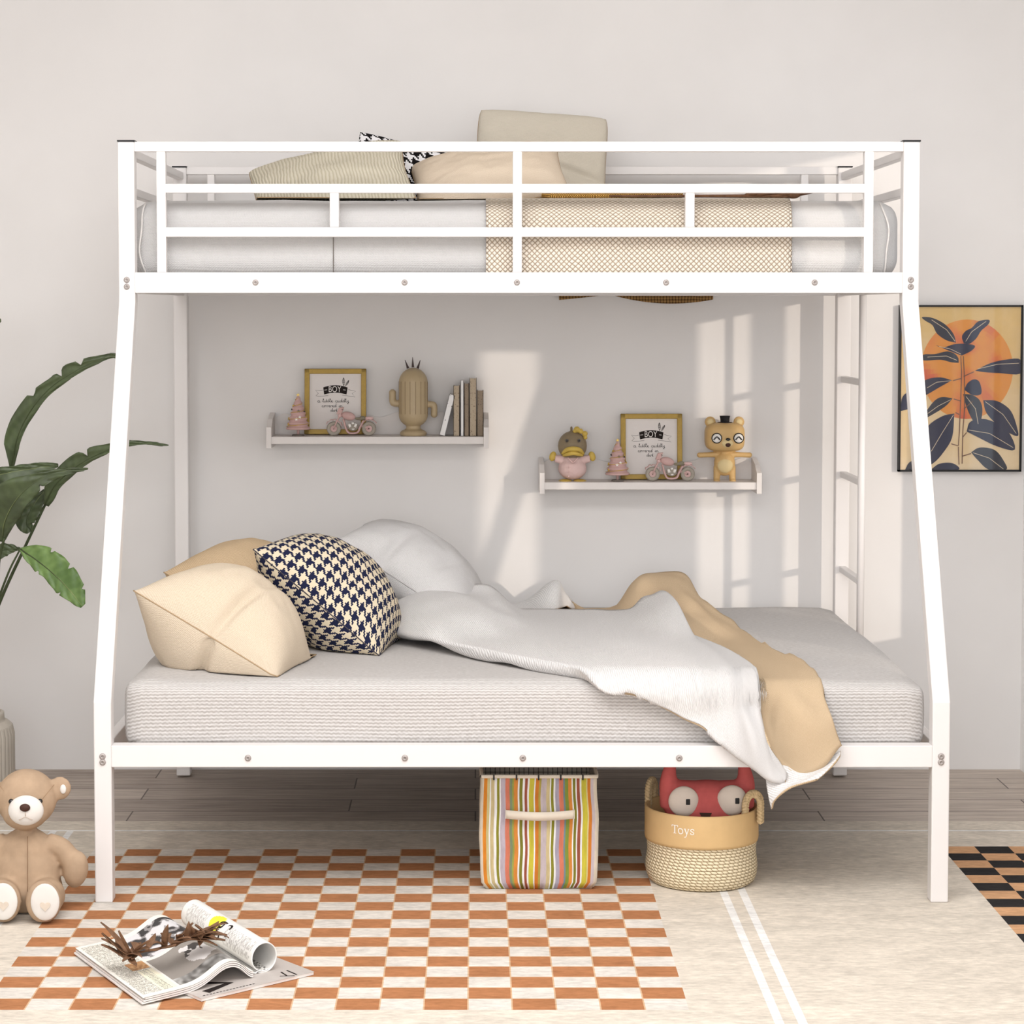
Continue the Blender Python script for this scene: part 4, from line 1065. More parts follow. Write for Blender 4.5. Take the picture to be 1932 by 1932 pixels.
# ---------------------------------------------------------------- plant in ribbed vase
def plant():
    Y = 6.22; cx = SX(-72, Y)
    root = thing('potted_plant', 'broad-leaved green plant in a ribbed stoneware vase at the left edge', 'plant', (cx, Y, 0))
    s = Y/F; bm = BM(); R = 93*s; zt = SZ(1362, Y)
    prof = [(0, 0), (R*.8, 0), (R*.97, .02), (R, .05), (R, zt-.03), (R*.96, zt-.006), (R*.88, zt+.004), (R*.8, zt+.008), (R*.79, zt+.03), (R*.72, zt+.034), (R*.7, zt+.02), (R*.7, zt-.05), (0, zt-.05)]
    p2 = []
    for a, b in zip(prof, prof[1:]):
        for k in range(4): p2.append((a[0]+(b[0]-a[0])*k/4, a[1]+(b[1]-a[1])*k/4))
    p2.append(prof[-1])
    lathe(bm, p2, 288, (cx, Y, -.005), rfun=lambda a, hh: 1-(.022*(abs(math.sin(a*24))**.5 < .55) if .012 < hh < zt-.006 else 0)); obj('vase', bm, M['vase'], root, recalc=True)
    bm = BM(); lathe(bm, [(0, zt-.03), (R*.69, zt-.03)], 32, (cx, Y, 0)); obj('soil', bm, M['twigbark'], root)
    def stem(pts, r=.005):
        bm = BM(); q = spline([P(*p) for p in pts], 24); tube(bm, q, [r*(1.2-.5*i/24) for i in range(25)], 8); obj('stem', bm, M['stem'], root)
    base = (-72, 1352, 6.22)
    stem([base, (-35, 1230, 6.2), (2, 1130, 6.2), (48, 1030, 6.2), (92, 938, 6.2)])
    stem([(-75, 1352, 6.24), (-60, 1230, 6.24), (-30, 1100, 6.24), (5, 960, 6.24), (23, 882, 6.24)])
    stem([(-68, 1352, 6.18), (-40, 1240, 6.16), (-8, 1140, 6.12), (-2, 1060, 6.1), (8, 1015, 6.08)])
    stem([(-66, 1352, 6.16), (-30, 1210, 6.14), (12, 1090, 6.12), (38, 1036, 6.12)], .0035)
    stem([(-80, 1352, 6.24), (-90, 1100, 6.22), (-70, 800, 6.2), (-45, 690, 6.2)])
    stem([(-78, 1352, 6.2), (-80, 1200, 6.16), (-60, 1060, 6.14)], .004)
    def leaf(mid, up, lo, ma, upv=(0, 0, 1), fold=.25, notches=(), seed=0, n=64):
        """mid: px,py,Y points; up/lo: half widths in px along the leaf on either side; up side lies towards the screen-plane normal"""
        M_ = spline([P(*p) for p in mid], n); bm = BM(); uv = bm.loops.layers.uv.new('uv'); L = 0; rows = []
        wl = lambda arr, t: (lambda q, k: arr[k]+(arr[k+1]-arr[k])*(q-k))(t*(len(arr)-1), min(int(t*(len(arr)-1)), len(arr)-2))
        for i in range(n+1):
            t = i/n; d = (M_[min(i+1, n)]-M_[max(i-1, 0)]).normalized()
            nn = Vector((-d.z, 0, d.x)); nn.normalize(); yy = Vector((0, 1, 0))
            if i: L += (M_[i]-M_[i-1]).length
            row = []; S = M_[i].y/F
            for j in range(-6, 7):
                side = wl(up, t) if j > 0 else wl(lo, t); w = side*S*abs(j)/6
                cut = 1.
                for (a, b, sg, dep) in notches:
                    if sg*j > 0 and abs(t-a) < b: cut = min(cut, 1-dep*(1-abs(t-a)/b))
                w *= min(1, cut/(max(.01, abs(j)/6))) if abs(j)/6 > cut else 1
                p = M_[i]+nn*w*(1 if j > 0 else -1)+yy*(-fold*w*(1-.5*abs(j)/6))+Vector((0, .004*math.sin(t*30+j), 0))*abs(j)/6
                p += nn*noise.noise(Vector((t*8, j, seed)))*.003*abs(j)/6
                row.append((bm.verts.new(p), (L, j/6*.04)))
            rows.append(row)
        for a, b in zip(rows, rows[1:]):
            for j in range(12):
                q = [a[j], a[j+1], b[j+1], b[j]]; f = bm.faces.new([x[0] for x in q]); f.smooth = True
                for l, x in zip(f.loops, q): l[uv].uv = x[1]
        o = obj('leaf', bm, ma, root, recalc=False); m = o.modifiers.new('s', 'SOLIDIFY'); m.thickness = .0015
        bm = BM(); tube(bm, [q+Vector((0, -.0006, 0)) for q in M_], [.0028*(1-.8*i/n) for i in range(n+1)], 6); obj('midrib', bm, M['stem'], o)
    D = M['leaf']; G = M['leafl']
    leaf([(22, 888, 6.24), (32, 830, 6.22), (58, 775, 6.2), (98, 730, 6.18), (140, 702, 6.16), (180, 682, 6.15), (216, 672, 6.15), (234, 690, 6.15)], [2, 22, 24, 22, 15, 20, 12, 7, 4, 1], [2, 8, 9, 9, 9, 8, 6, 5, 3, 1], D, notches=((.35, .015, 1, .7), (.5, .02, 1, .8), (.63, .02, 1, .9)), seed=1)
    leaf([(85, 952, 6.18), (105, 915, 6.16), (145, 880, 6.14), (190, 855, 6.12), (235, 838, 6.1), (280, 836, 6.1), (318, 840, 6.1)], [3, 16, 20, 22, 16, 8, 5, 2, 1], [8, 12, 10, 8, 6, 5, 4, 3, 1], D, notches=((.42, .02, 1, .8),), seed=2)
    leaf([(5, 1022, 6.1), (10, 985, 6.06), (30, 945, 6.02), (60, 915, 6.0), (100, 893, 6.0), (135, 886, 6.0), (166, 884, 6.0)], [30, 60, 58, 40, 22, 8, 5, 2, 1], [3, 16, 24, 22, 20, 14, 10, 6, 2], D, fold=.5, notches=((.55, .02, -1, .6), (.8, .01, 1, .8)), seed=3)
    leaf([(-60, 940, 6.16), (-25, 905, 6.14), (10, 892, 6.12), (60, 884, 6.14), (110, 878, 6.16)], [4, 12, 14, 10, 10, 4], [20, 60, 60, 40, 16, 3], D, fold=.3, seed=4)
    leaf([(60, 1002, 6.2), (50, 985, 6.2), (62, 955, 6.2), (85, 925, 6.2)], [10, 20, 14, 4], [6, 16, 20, 8], D, fold=.2, seed=9)
    leaf([(38, 1036, 6.1), (68, 1056, 6.08), (100, 1082, 6.06), (130, 1112, 6.04), (156, 1144, 6.02)], [2, 26, 36, 38, 36, 28, 8], [3, 14, 18, 18, 22, 16, 4], G, fold=.15, notches=((.35, .015, 1, .35), (.6, .015, 1, .45), (.35, .02, -1, .4), (.7, .015, -1, .4), (.85, .015, 1, .5)), seed=5)
    leaf([(40, 1036, 6.12), (20, 1036, 6.12), (-5, 1042, 6.12), (-40, 1060, 6.12)], [1, 6, 12, 16, 8], [1, 8, 14, 14, 6], D, fold=.3, seed=6)
    leaf([(-45, 690, 6.2), (-30, 640, 6.2), (-14, 608, 6.2), (2, 604, 6.2)], [4, 20, 20, 14, 3], [4, 16, 18, 14, 3], D, fold=.2, seed=7)
    leaf([(-60, 1060, 6.14), (-40, 1000, 6.12), (-20, 960, 6.1), (-5, 900, 6.1)], [6, 26, 30, 20, 3], [6, 24, 28, 22, 3], D, fold=.2, seed=8)
plant()
# ---------------------------------------------------------------- teddy bear
def teddy():
    Y = 5.06; s = Y/F
    def L(px, py, y=0.): return P(px, py, Y+y)
    root = thing('teddy_bear', 'brown plush teddy bear with white snout sitting on the rug', 'teddy bear', (SX(45, Y), Y, 0))
    bm = BM()
    ell(bm, L(50, 1506), (58*s, 50*s, 56*s)); ell(bm, L(48, 1532, -18*s), (44*s, 44*s, 34*s))
    for sg, px, py in ((1, 113, 1487), (-1, -18, 1489)):
        ell(bm, L(px, py, 6*s), (22*s, 11*s, 23*s))
    ell(bm, L(50, 1650), (66*s, 48*s, 78*s)); ell(bm, L(50, 1606), (52*s, 40*s, 46*s)); ell(bm, L(50, 1678), (70*s, 54*s, 54*s))
    tube(bm, spline([L(88, 1590), L(118, 1602), L(140, 1636, -4*s), L(146, 1650, -6*s)], 12), [20*s]*13, 16)
    ell(bm, L(143, 1640, -6*s), (24*s, 24*s, 36*s), rot=Matrix.Rotation(.12, 3, 'Y'))
    tube(bm, spline([L(12, 1590), L(-22, 1606), L(-42, 1650), L(-44, 1662)], 12), [20*s]*13, 16); ell(bm, L(-42, 1646), (24*s, 24*s, 36*s))
    fz = lambda py: 0
    for sg, hx, fx, fy in ((1, 86, 82, 1703), (-1, 12, 6, 1702)):
        tube(bm, spline([L(hx, 1690, 0), L((hx+fx)/2+sg*5, 1690, -50*s), L(fx, fy-3, -95*s)], 14), [34*s]*15, 18)
        ell(bm, L(fx, fy-2, -98*s)*1+Vector((0, 0, 0)), (34*s, 18*s, 41*s))
    for v in bm.verts:
        if v.co.z < .002: v.co.z = .002
    o = obj('bear_body', bm, M['teddy'], root); remesh(o, .0045, 5)
    bm = BM(); ell(bm, L(49, 1529, -56*s), (33.5*s, 18*s, 28.5*s)); sn = obj('snout', bm, M['teddyw'], root)
    bm = BM(); ell(bm, L(47, 1524, -74*s), (10*s, 6*s, 7.5*s)); obj('nose', bm, M['brownnose'], sn)
    bm = BM(); tube(bm, [L(48, 1531, -75*s), L(48, 1541, -73*s)], 1*s, 6); tube(bm, spline([L(36, 1547, -71*s), L(42, 1544, -73*s), L(48, 1541, -73.5*s), L(55, 1544, -73*s), L(61, 1547, -70*s)], 10), 1*s, 6)
    obj('mouth', bm, plain('mouth_stitch', (206, 192, 180), .9), sn)
    for px in (21, 75.5):
        bm = BM(); ell(bm, L(px, 1512, -46*s), 5*s); obj('eye', bm, M['eye'], root)
    bm = BM(); ell(bm, L(119, 1489, -4*s), (6*s, 3.5*s, 9*s)); obj('inner_ear', bm, M['teddyw'], root)
    bm = BM(); ell(bm, L(-24, 1491, -4*s), (6*s, 3.5*s, 9*s)); obj('inner_ear', bm, M['teddyw'], root)
    # seams
    hs = plain('head_seam', (160, 130, 100), .9)
    for sg in (1, -1):
        bm = BM(); pts = []
        for k in range(16):
            t = k/15; px = 50+sg*(54-24*t); py = 1478+30*t
            dx, dz = (px-50)/58, (py-1506)/56; yy = -50*math.sqrt(max(0, 1-dx*dx-dz*dz))*s
            pts.append(L(px, py, yy-.0012))
        tube(bm, pts, .0007, 6); obj('head_seam', bm, hs, root)
    sm_ = plain('seam_thread_brown', (146, 118, 92), .9)
    bm = BM(); pts = []
    for k in range(20):
        py = 1578+k*6.2; tz = (py-1650)/78
        pts.append(L(52, py, -max(48*math.sqrt(max(0, 1-((py-1650)/78)**2)), 40*math.sqrt(max(0, 1-((py-1606)/46)**2)), 54*math.sqrt(max(0, 1-((py-1678)/54)**2)))*s-.0002))
    tube(bm, pts, .0008, 6); obj('chest_seam', bm, sm_, root)
    for fx, fy in ((85, 1704), (6, 1703)):
        bm = BM(); ell(bm, L(fx, fy-2, -113*s), (27*s, 5.5*s, 35*s)); fp = obj('foot_pad', bm, M['teddyw'], root)
        bm = BM(); c = L(fx, fy+6, -119.5*s); pts = []
        for k in range(24):
            t = 2*PI*k/24; pts.append(c+Vector((16*math.sin(t)**3, 0, 13*math.cos(t)-5*math.cos(2*t)-2*math.cos(3*t)-math.cos(4*t)))*s*.62)
        prism(bm, pts, (0, 3*s, 0)); obj('heart_patch', bm, plain('heart_beige', (222, 208, 192), .95), fp)
teddy()
# ---------------------------------------------------------------- striped storage box
def sbox():
    Y0 = PZ(1018, 1679).y; x0, x1 = SX(906, Y0), SX(1130, Y0); w = x1-x0; d = .27; zt = SZ(1466, Y0); 
    root = thing('storage_box', 'striped canvas storage box with cream handle under the bed', 'storage box', ((x0+x1)/2, Y0+d/2, 0))
    H_ = zt
    cols = '''e8dcc8:7 e8943a:8 ddd29a:6 ffffff:3 dccb9a:8 ffffff:6 98963a:6 ffffff:3 cfc4d0:11 e58a70:10 8e9e7c:6 a9b05a:4 e7984a:9 ffffff:4 8c8b3a:7 ffffff:5 a85f4a:6 ffffff:4 d8ce4f:11 ffffff:3 df8a3c:8 bfae5a:5
      d5c8cc:13 dccb9a:8 ffffff:3 98963a:6 ffffff:4 b5afc0:9 e58a70:10 7f97a0:4 8fa04a:8 e7984a:8 ffffff:3 8c8b3a:6 ffffff:3 a85f4a:7 ffffff:4 d8ce4f:11 e6dc9a:3 df8a3c:7 d5c8cc:7 e8dcc8:8'''.split()
    cols = [(tuple(v*.80 for v in srgb(c.split(':')[0])[:3])+(1,), int(c.split(':')[1])) for c in cols]; tot = sum(k for _, k in cols)
    cream = srgb((232, 220, 200))
    def shp(u, v, t):   # u,v in 0..1 footprint, t height 0..1; bulging soft sides
        b = .004*math.sin(PI*t)-.012*max(0, 1-t/.08)**2
        X = x0+u*w; YY = Y0+v*d
        cxx, cyy = (x0+x1)/2, Y0+d/2
        X = cxx+(X-cxx)*(1+b/w*2-.02+.03*t*0); YY = cyy+(YY-cyy)*(1+b/d*1.2)
        return Vector((X+.003*noise.noise(Vector((u*3, v*3, t*4))), YY+.004*noise.noise(Vector((u*3+9, v*3, t*4))), .001+t*H_))
    bm = BM(); lay = dyeattr(bm); nz = 16
    us = [0]; 
    for c, k in cols: us.append(us[-1]+k/tot)
    def wall_(pa, pb, segs, cl):
        V = [[bm.verts.new(shp(pa[0]+(pb[0]-pa[0])*t, pa[1]+(pb[1]-pa[1])*t, j/nz)) for j in range(nz+1)] for t in segs]
        for i in range(len(segs)-1):
            for j in range(nz):
                f = bm.faces.new((V[i][j], V[i+1][j], V[i+1][j+1], V[i][j+1])); f.smooth = False; setdye(f, lay, cl[i])
    cl = [c for c, k in cols]
    wall_((0, 0), (1, 0), us, cl)
    sg = [k/12 for k in range(13)]
    wall_((1, 0), (1, 1), sg, [cream]*12); wall_((1, 1), (0, 1), us, cl); wall_((0, 1), (0, 0), sg, [cream]*12)
    f = bm.faces.new([bm.verts.new(shp(a, b, 0)) for a, b in ((0, 0), (0, 1), (1, 1), (1, 0))]); setdye(f, lay, cream)
    bmesh.ops.remove_doubles(bm, verts=bm.verts[:], dist=.0005)
    o = obj('box_body', bm, M['stripe'], root, recalc=True, smooth=True)
    m = o.modifiers.new('s', 'SOLIDIFY'); m.thickness = .004; m.offset = -1
    # lining
    t = NT('grid_lining', .9, 0, .1); x, y, z = t.sep(t.coord()); xx = t.math('ADD', x, y)
    ga = t.math('LESS_THAN', t.math('FLOORED_MODULO', xx, .012), .0014); gb = t.math('LESS_THAN', t.math('FLOORED_MODULO', z, .012), .0014)
    t.col(t.mix(t.math('MAXIMUM', ga, gb), srgb((226, 218, 206)), srgb((40, 36, 34))))
    bm = BM(); e = .008
    pts = [(x0+e, Y0+e), (x1-e, Y0+e), (x1-e, Y0+d-e), (x0+e, Y0+d-e)]
    A = [bm.verts.new((a, b, .006)) for a, b in pts]; B = [bm.verts.new((a, b, H_-.001)) for a, b in pts]
    bm.faces.new(A)
    for k in range(4): bm.faces.new((A[k], A[(k+1) % 4], B[(k+1) % 4], B[k]))
    for k in (1, 2, 3):
        pass
    obj('lining', bm, t.m, root, recalc=False)
    # rising side flaps at the rim as seen in the photo: rim tube
    bm = BM(); q = [shp(u, v, 1) for u, v in [(k/10, 0) for k in range(10)]+[(1, k/10) for k in range(10)]+[(1-k/10, 1) for k in range(10)]+[(0, 1-k/10) for k in range(11)]]
    tube(bm, q, .0045, 8, cap=False); rim = obj('rim_binding', bm, M['strap'], root)
    for px in (932, 975, 1017, 1059, 1101):
        X = SX(px, Y0); bm = BM(); box(bm, X-.0018, X+.0018, Y0-.0065, Y0+.004, H_-.006, H_+.0052); obj('rim_clip', bm, M['black'], rim)
    bm = BM(); xa, xb = SX(954, Y0), SX(1085, Y0); n = 24; za = SZ(1526, Y0); zb2 = SZ(1542, Y0)
    A = []
    for i in range(n+1):
        u = i/n; X = xa+(xb-xa)*u; bow = math.sin(PI*u); yy = Y0-.014-.010*bow
        A.append([bm.verts.new((X, yy+a, zz-.003*bow+b)) for a, b, zz in ((0, 0, za), (0, 0, zb2), (.0025, 0, zb2), (.0025, 0, za))])
    for a, b in zip(A, A[1:]):
        for k in range(4): bm.faces.new((a[k], a[(k+1) % 4], b[(k+1) % 4], b[k])).smooth = True
    bm.faces.new(A[0]); bm.faces.new(A[-1])
    for X in (xa, xb): box(bm, X-.001 if X == xb else X, X+.0005 if X == xb else X+.0015, Y0-.015, Y0-.002, zb2, za)
    obj('handle', bm, M['strap'], root)
sbox()
# ---------------------------------------------------------------- toy basket
BK = {}
def basket():
    yf = PZ(1327, 1686).y; R = .1335; cy = yf+R; cx = SX(1327, cy); 
    zt = SZ(1541, yf); zb = SZ(1601, yf); BK.update(c=(cx, cy), R=R, zt=zt)
    root = thing('toy_basket', 'round woven basket with tan cloth band lettered Toys under the bed', 'basket', (cx, cy, 0))
    bm = BM(); uv = bm.loops.layers.uv.new('uv'); n = 96; rows = []
    prof = [(R*.9, .0), (R*.96, .006), (R, .02)]+[(R+.002*math.sin(k*.7), .02+(zb-.02)*k/10) for k in range(1, 11)]
    for r, z in prof: rows.append([bm.verts.new((cx+r*math.cos(2*PI*k/n), cy+r*math.sin(2*PI*k/n), z)) for k in range(n)])
    for i in range(len(rows)-1):
        for k in range(n):
            f = bm.faces.new((rows[i][k], rows[i][(k+1) % n], rows[i+1][(k+1) % n], rows[i+1][k])); f.smooth = True
            for l, (a, b) in zip(f.loops, ((k, i), (k+1, i), (k+1, i+1), (k, i+1))): l[uv].uv = (a/n*2*PI*R, prof[b][1])
    bm.faces.new(rows[0][::-1])
    o = obj('woven_body', bm, M['seagrass'], root, recalc=False); m = o.modifiers.new('s', 'SOLIDIFY'); m.thickness = .006; m.offset = -1
    bm = BM(); lathe(bm, [(R+.003, zb-.004), (R+.0045, zb+.004), (R+.004, (zb+zt)/2), (R+.004, zt-.003), (R+.001, zt), (R-.003, zt-.002), (R-.003, zb)], 96, (cx, cy, 0)); bd = obj('cloth_band', bm, M['leather'], root)
    # Toys lettering in a serif hand, wrapped round the band
    bm = BM(); ang0 = math.asin((SX(1291, yf)-cx)/R)
    s = .0125/10
    def fn(u, v):
        a = ang0+(u*s)/R; rr = R+.0048; zc = SZ(1569, yf)
        return Vector((cx+rr*math.sin(a), cy-rr*math.cos(a), zc+v*s))
    def S(p, w=1.7): 
        q = [(a.x, a.y) for a in spline([(x, y, 0) for x, y in p], max(6, len(p)*5))]; stroke(bm, q, w, fn)
    def bar(x0, y0, x1, y1, w): stroke(bm, [(x0+(x1-x0)*k/4, y0+(y1-y0)*k/4) for k in range(5)], w, fn)
    bar(-19, 9, -7, 9, 1.3); bar(-13, 9, -13, -6, 2.2); bar(-16, -6, -10, -6, 1.1); bar(-19, 9.4, -19, 6, 1.1); bar(-7, 9.4, -7, 6, 1.1)
    S([(-1.5, 4), (-5, 2.6), (-5.6, -1), (-4, -5), (-1, -6), (2.2, -4.4), (2.9, -1), (1.6, 2.6), (-1.5, 4)], 1.7)
    bar(5, 4, 9.2, 4, 1.); bar(12, 4, 15.5, 4, 1.); bar(6.8, 4, 10.7, -6, 2.); S([(14, 4), (11, -5), (9, -11), (6, -12)], 1.3)
    S([(23.5, 1.5), (23.3, 3.4), (20.5, 4.2), (18, 2.6), (18.6, .2), (22, -1.4), (23.6, -3.6), (21.5, -6), (18.3, -5.4), (17.6, -3)], 1.5)
    o = obj('lettering', bm, M['ewhite'], bd, recalc=False)
    for a0 in (math.radians(-33), math.radians(147)):
        cdir = Vector((math.cos(a0), math.sin(a0), 0)); tdir = Vector((-math.sin(a0), math.cos(a0), 0))
        if a0 < 0: tdir = Vector((.8, .35, 0)).normalized()
        else: tdir = Vector((.45, .9, 0)).normalized()
        cc = Vector((cx, cy, 0))+cdir*(R+.004); hw = .021; bm = BM()
        path = []
        N = 60
        for k in range(N+1):
            t = k/N
            if t < .22: p = cc-tdir*hw+Vector((0, 0, zt-.03+t/.22*.045))
            elif t > .78: p = cc+tdir*hw+Vector((0, 0, zt-.03+(1-t)/.22*.045))
            else:
                a = PI-(t-.22)/.56*PI; p = cc+tdir*hw*math.cos(a)+Vector((0, 0, zt+.015+.027*math.sin(a)))
            path.append(p)
        for ph in (0, 2*PI/3, 4*PI/3):
            pts = []
            for k in range(N*2+1):
                i = min(k/2, N); j = int(i); q = path[j]+(path[min(j+1, N)]-path[j])*(i-j)
                d = (path[min(j+1, N)]-path[max(j-1, 0)]).normalized(); u = d.cross(cdir).normalized()
                a = i*.85+ph; pts.append(q+u*math.cos(a)*.0062+cdir*math.sin(2*a)*.0036)
            tube(bm, pts, .0046, 7)
        obj('handle', bm, M['rope'], root)
basket()
def plush():
    cx, cy = BK['c']; Y = cy-.02; s = Y/F
    def L(px, py, y=0.): return P(px, py, Y+y)
    X = SX(1334, Y)
    root = thing('plush_toy', 'red plush toy with big round eyes peeking out of the toy basket', 'plush toy', (X, Y, .012))
    bm = BM(); c = L(1334, 1520)
    ell(bm, c, (84*s, 42*s, 50*s))
    tube(bm, [L(1272, 1500), L(1334, 1504), L(1396, 1500)], [30*s, 31*s, 30*s], 20)
    ell(bm, (X, Y+.015, .08), (.085, .06, .068))
    for sg in (-1, 1):
        e = [L(1334+sg*66, 1520), L(1334+sg*72, 1480), L(1334+sg*71, 1455), L(1334+sg*66, 1432), L(1334+sg*62, 1418)]
        tube(bm, spline(e, 12), [24*s, 22*s, 20*s, 19*s, 17*s, 15*s, 13*s, 12*s, 10*s, 8*s, 6*s, 4*s, 2*s], 14)
    for v in bm.verts: v.co.z = max(v.co.z, .014)
    o = obj('plush_body', bm, M['red'], root); remesh(o, .004, 5)
    for px, py, pp, pq in ((1290, 1512, 1298, 1513), (1381, 1510, 1391, 1511)):
        bm = BM(); ell(bm, L(px, py, -33*s), (29*s, 13*s, 29*s), seg=32, ring=20); e = obj('eye', bm, M['eyew'], root)
        bm = BM(); box(bm, -4*s, 4*s, -2.5*s, 2*s, -5.5*s, 5.5*s); 
        for v in bm.verts: v.co += L(pp, pq, -44.5*s)
        obj('pupil', bm, M['black'], e, bevel=.0015)
    bm = BM(); prism(bm, [L(1320, 1534, -43*s), L(1343, 1534, -43*s), L(1338, 1545, -43*s), L(1325, 1545, -43*s)], (0, 8*s, 0)); obj('nose', bm, M['brownnose'], root)
plush()
# ---------------------------------------------------------------- magazines and twig
def magazines():
    # closed one beneath
    a = PZ(380, 1891); b = PZ(593, 1840); e1 = (b-a).normalized(); e2 = Vector((-e1.y, e1.x, 0)); W = (b-a).length
    root = thing('magazine', 'closed grey-covered magazine lying under the open magazine on the rug', 'magazine', tuple(a+e1*W/2+e2*.15), group=None)
    Hh = .30; T = .0075
    def L(u, v, z): q = a+e1*u+e2*v; return Vector((q.x, q.y, z))
    bm = BM(); vs = [bm.verts.new(L(u, v, z)) for z in (.001, T-.0006) for u, v in ((0.001, 0.001), (W-.001, .001), (W-.001, Hh-.001), (.001, Hh-.001))]
    for f in ((3, 2, 1, 0), (4, 5, 6, 7), (0, 1, 5, 4), (1, 2, 6, 5), (2, 3, 7, 6), (3, 0, 4, 7)): bm.faces.new([vs[i] for i in f])
    obj('pages', bm, M['paper'], root)
    cov = plain('magazine_cover_grey', (196, 188, 182), .35, 0, .4, .03)
    bm = BM(); vs = [bm.verts.new(L(u, v, z)) for z in (T-.0006, T) for u, v in ((0, 0), (W, 0), (W, Hh), (0, Hh))]
    for f in ((3, 2, 1, 0), (4, 5, 6, 7), (0, 1, 5, 4), (1, 2, 6, 5), (2, 3, 7, 6), (3, 0, 4, 7)): bm.faces.new([vs[i] for i in f])
    cv = obj('cover', bm, cov, root)
    bm = BM(); fn = lambda u, v: L(u, v, T+.0004)
    def fp(px, py): q = PZ(px, py, T)-a; return (q.dot(e1), q.dot(e2))
    for p in (((541, 1831), (560, 1839)), ((528, 1842), (556, 1841)), ((530, 1834), (541, 1841))): stroke(bm, [fp(*p[0]), fp(*p[1])], .0038, fn)
    for k in range(16):
        stroke(bm, [(.012+k*.008, .012), (.012+k*.008+.005, .012)], .003, fn)
    stroke(bm, [(.03, .03), (.10, .05), (.05, .09)], .02, fn)
    obj('cover_print', bm, M['ink'], cv, recalc=False)
    # open one on top; s from spine to outer edge, t along spine
    z0 = .009
    Cn = PZ(478, 1852); Bn = PZ(268, 1899); e1 = (Bn-Cn).normalized(); An = PZ(136, 1800)
    e2 = (An-Bn).normalized(); W = (Bn-Cn).length; Hh = (An-Bn).length*.97
    root = thing('magazine', 'open magazine with a rolled page lying on the checked rug', 'magazine', (Cn.x, Cn.y, 0))
    def curve(s, k=0):  # height above the floor of layer k
        t = s/W; hump = .032*math.exp(-((t-.22)/.2)**2)*(1-math.exp(-(t/.07)**2)) 
        return .004+hump+.0055*(1-t)+.0042*k+.012*math.exp(-(t/.12)**2)*0
    def O(s, t, z): q = Cn+e1*s+e2*t; return Vector((q.x, q.y, z))
    def sheet(bm, k, s1, dd, mi=0):
        n = 40
        for (zz, fl) in ((0, 1), (dd, 0)):
            V = [[bm.verts.new(O(s1*i/n, t, curve(s1*i/n, k)+zz)) for t in (0, Hh)] for i in range(n+1)]
            for i in range(n): bm.faces.new((V[i][0], V[i+1][0], V[i+1][1], V[i][1]))
            if zz == 0: V0 = V
        for i in range(n):
            bm.faces.new((V0[i][0], V0[i+1][0], V[i+1][0], V[i][0])); bm.faces.new((V0[i][1], V0[i+1][1], V[i+1][1], V[i][1]))
        bm.faces.new((V0[n][0], V0[n][1], V[n][1], V[n][0]))
    bm = BM()
    for k in range(3): sheet(bm, k, W-.004*k, .0028)
    blk = obj('page_block', bm, M['paper'], root)
    # printed top page
    nS, nT = 130, 190; bm = BM(); lay = dyeattr(bm)
    rnd = random.Random(3)
    off = .0040
    def colour(s, t):   # s 0 (spine)..1 outer, t 0 (near)..1 far
        pap = srgb((240, 236, 226)); cream_ = srgb((244, 238, 214))
        if s > .97 or t < .05 or t > .975 or s < .04: return pap
        if s > .66:                       # text column page side
            if .72 < s < .93 and .28 < t < .42 and False: return pap
            if .42 < t < .55 and .66 < s < .82:
                q = noise.noise(Vector((s*40, t*40, 2))); return srgb((190+int(50*q), 140+int(60*q), 90+int(60*q)))
            if s < .80 and t < .40:
                if int(t*95) % 2 and (.70 < s < .78) and rnd.random() < .75: return srgb((150, 146, 132))
                return cream_
            if int(t*1000) % 2 == 0 or rnd.random() < .5:
                if rnd.random() < .75: return srgb((176, 172, 160))
            return pap
        if .05 < t < .52 and .10 < s < .64:      # lower grey photo
            q = noise.noise(Vector((s*9, t*9, 7)))+.6*noise.noise(Vector((s*25, t*25, 1)))
            d = math.hypot((s-.30)*1.2, t-.32)
            if d < .13+.05*q: return srgb((226, 222, 220)) if q > -.25 else srgb((60, 56, 54))
            if t < .16: v = int(130+90*q); return srgb((v, v-2, v-5))
            return srgb((150, 143, 136))
        if .56 < t < .95 and .10 < s < .64:
            q = noise.noise(Vector((s*8, t*8, 17)))+.5*noise.noise(Vector((s*22, t*22, 1)))
            if q > .12: return srgb((50, 48, 50))
            if q > -.1: return srgb((150, 146, 146))
            return srgb((222, 220, 222))
        return pap
    V = [[bm.verts.new(O(W*.99*i/nS, Hh*j/nT, curve(W*.99*i/nS, 2)+off)) for j in range(nT+1)] for i in range(nS+1)]
    for i in range(nS):
        for j in range(nT):
            f = bm.faces.new((V[i][j], V[i+1][j], V[i+1][j+1], V[i][j+1])); f.smooth = True; setdye(f, lay, colour((i+.5)/nS, (j+.5)/nT))
    obj('printed_page', bm, M['mag'], root, recalc=False)
    # rolled page: starts at the spine, rises and curls
    bm = BM(); lay = dyeattr(bm); prof = []
    r0 = .031; cs, cz = -.036, .008+r0
    for k in range(6): t = k/5; prof.append((0.004-.02*t, .016-.006*t))
    for k in range(46):
        a = -PI/2-(-.25)+0; th = -1.2-k/45*(2*PI*1.15); r = r0*(1-.12*k/45)
        prof.append((cs+r*math.cos(th+0.2)*1.0, cz+r*math.sin(th+.2)))
    n = len(prof); nt = 150; Hr = Hh*.96
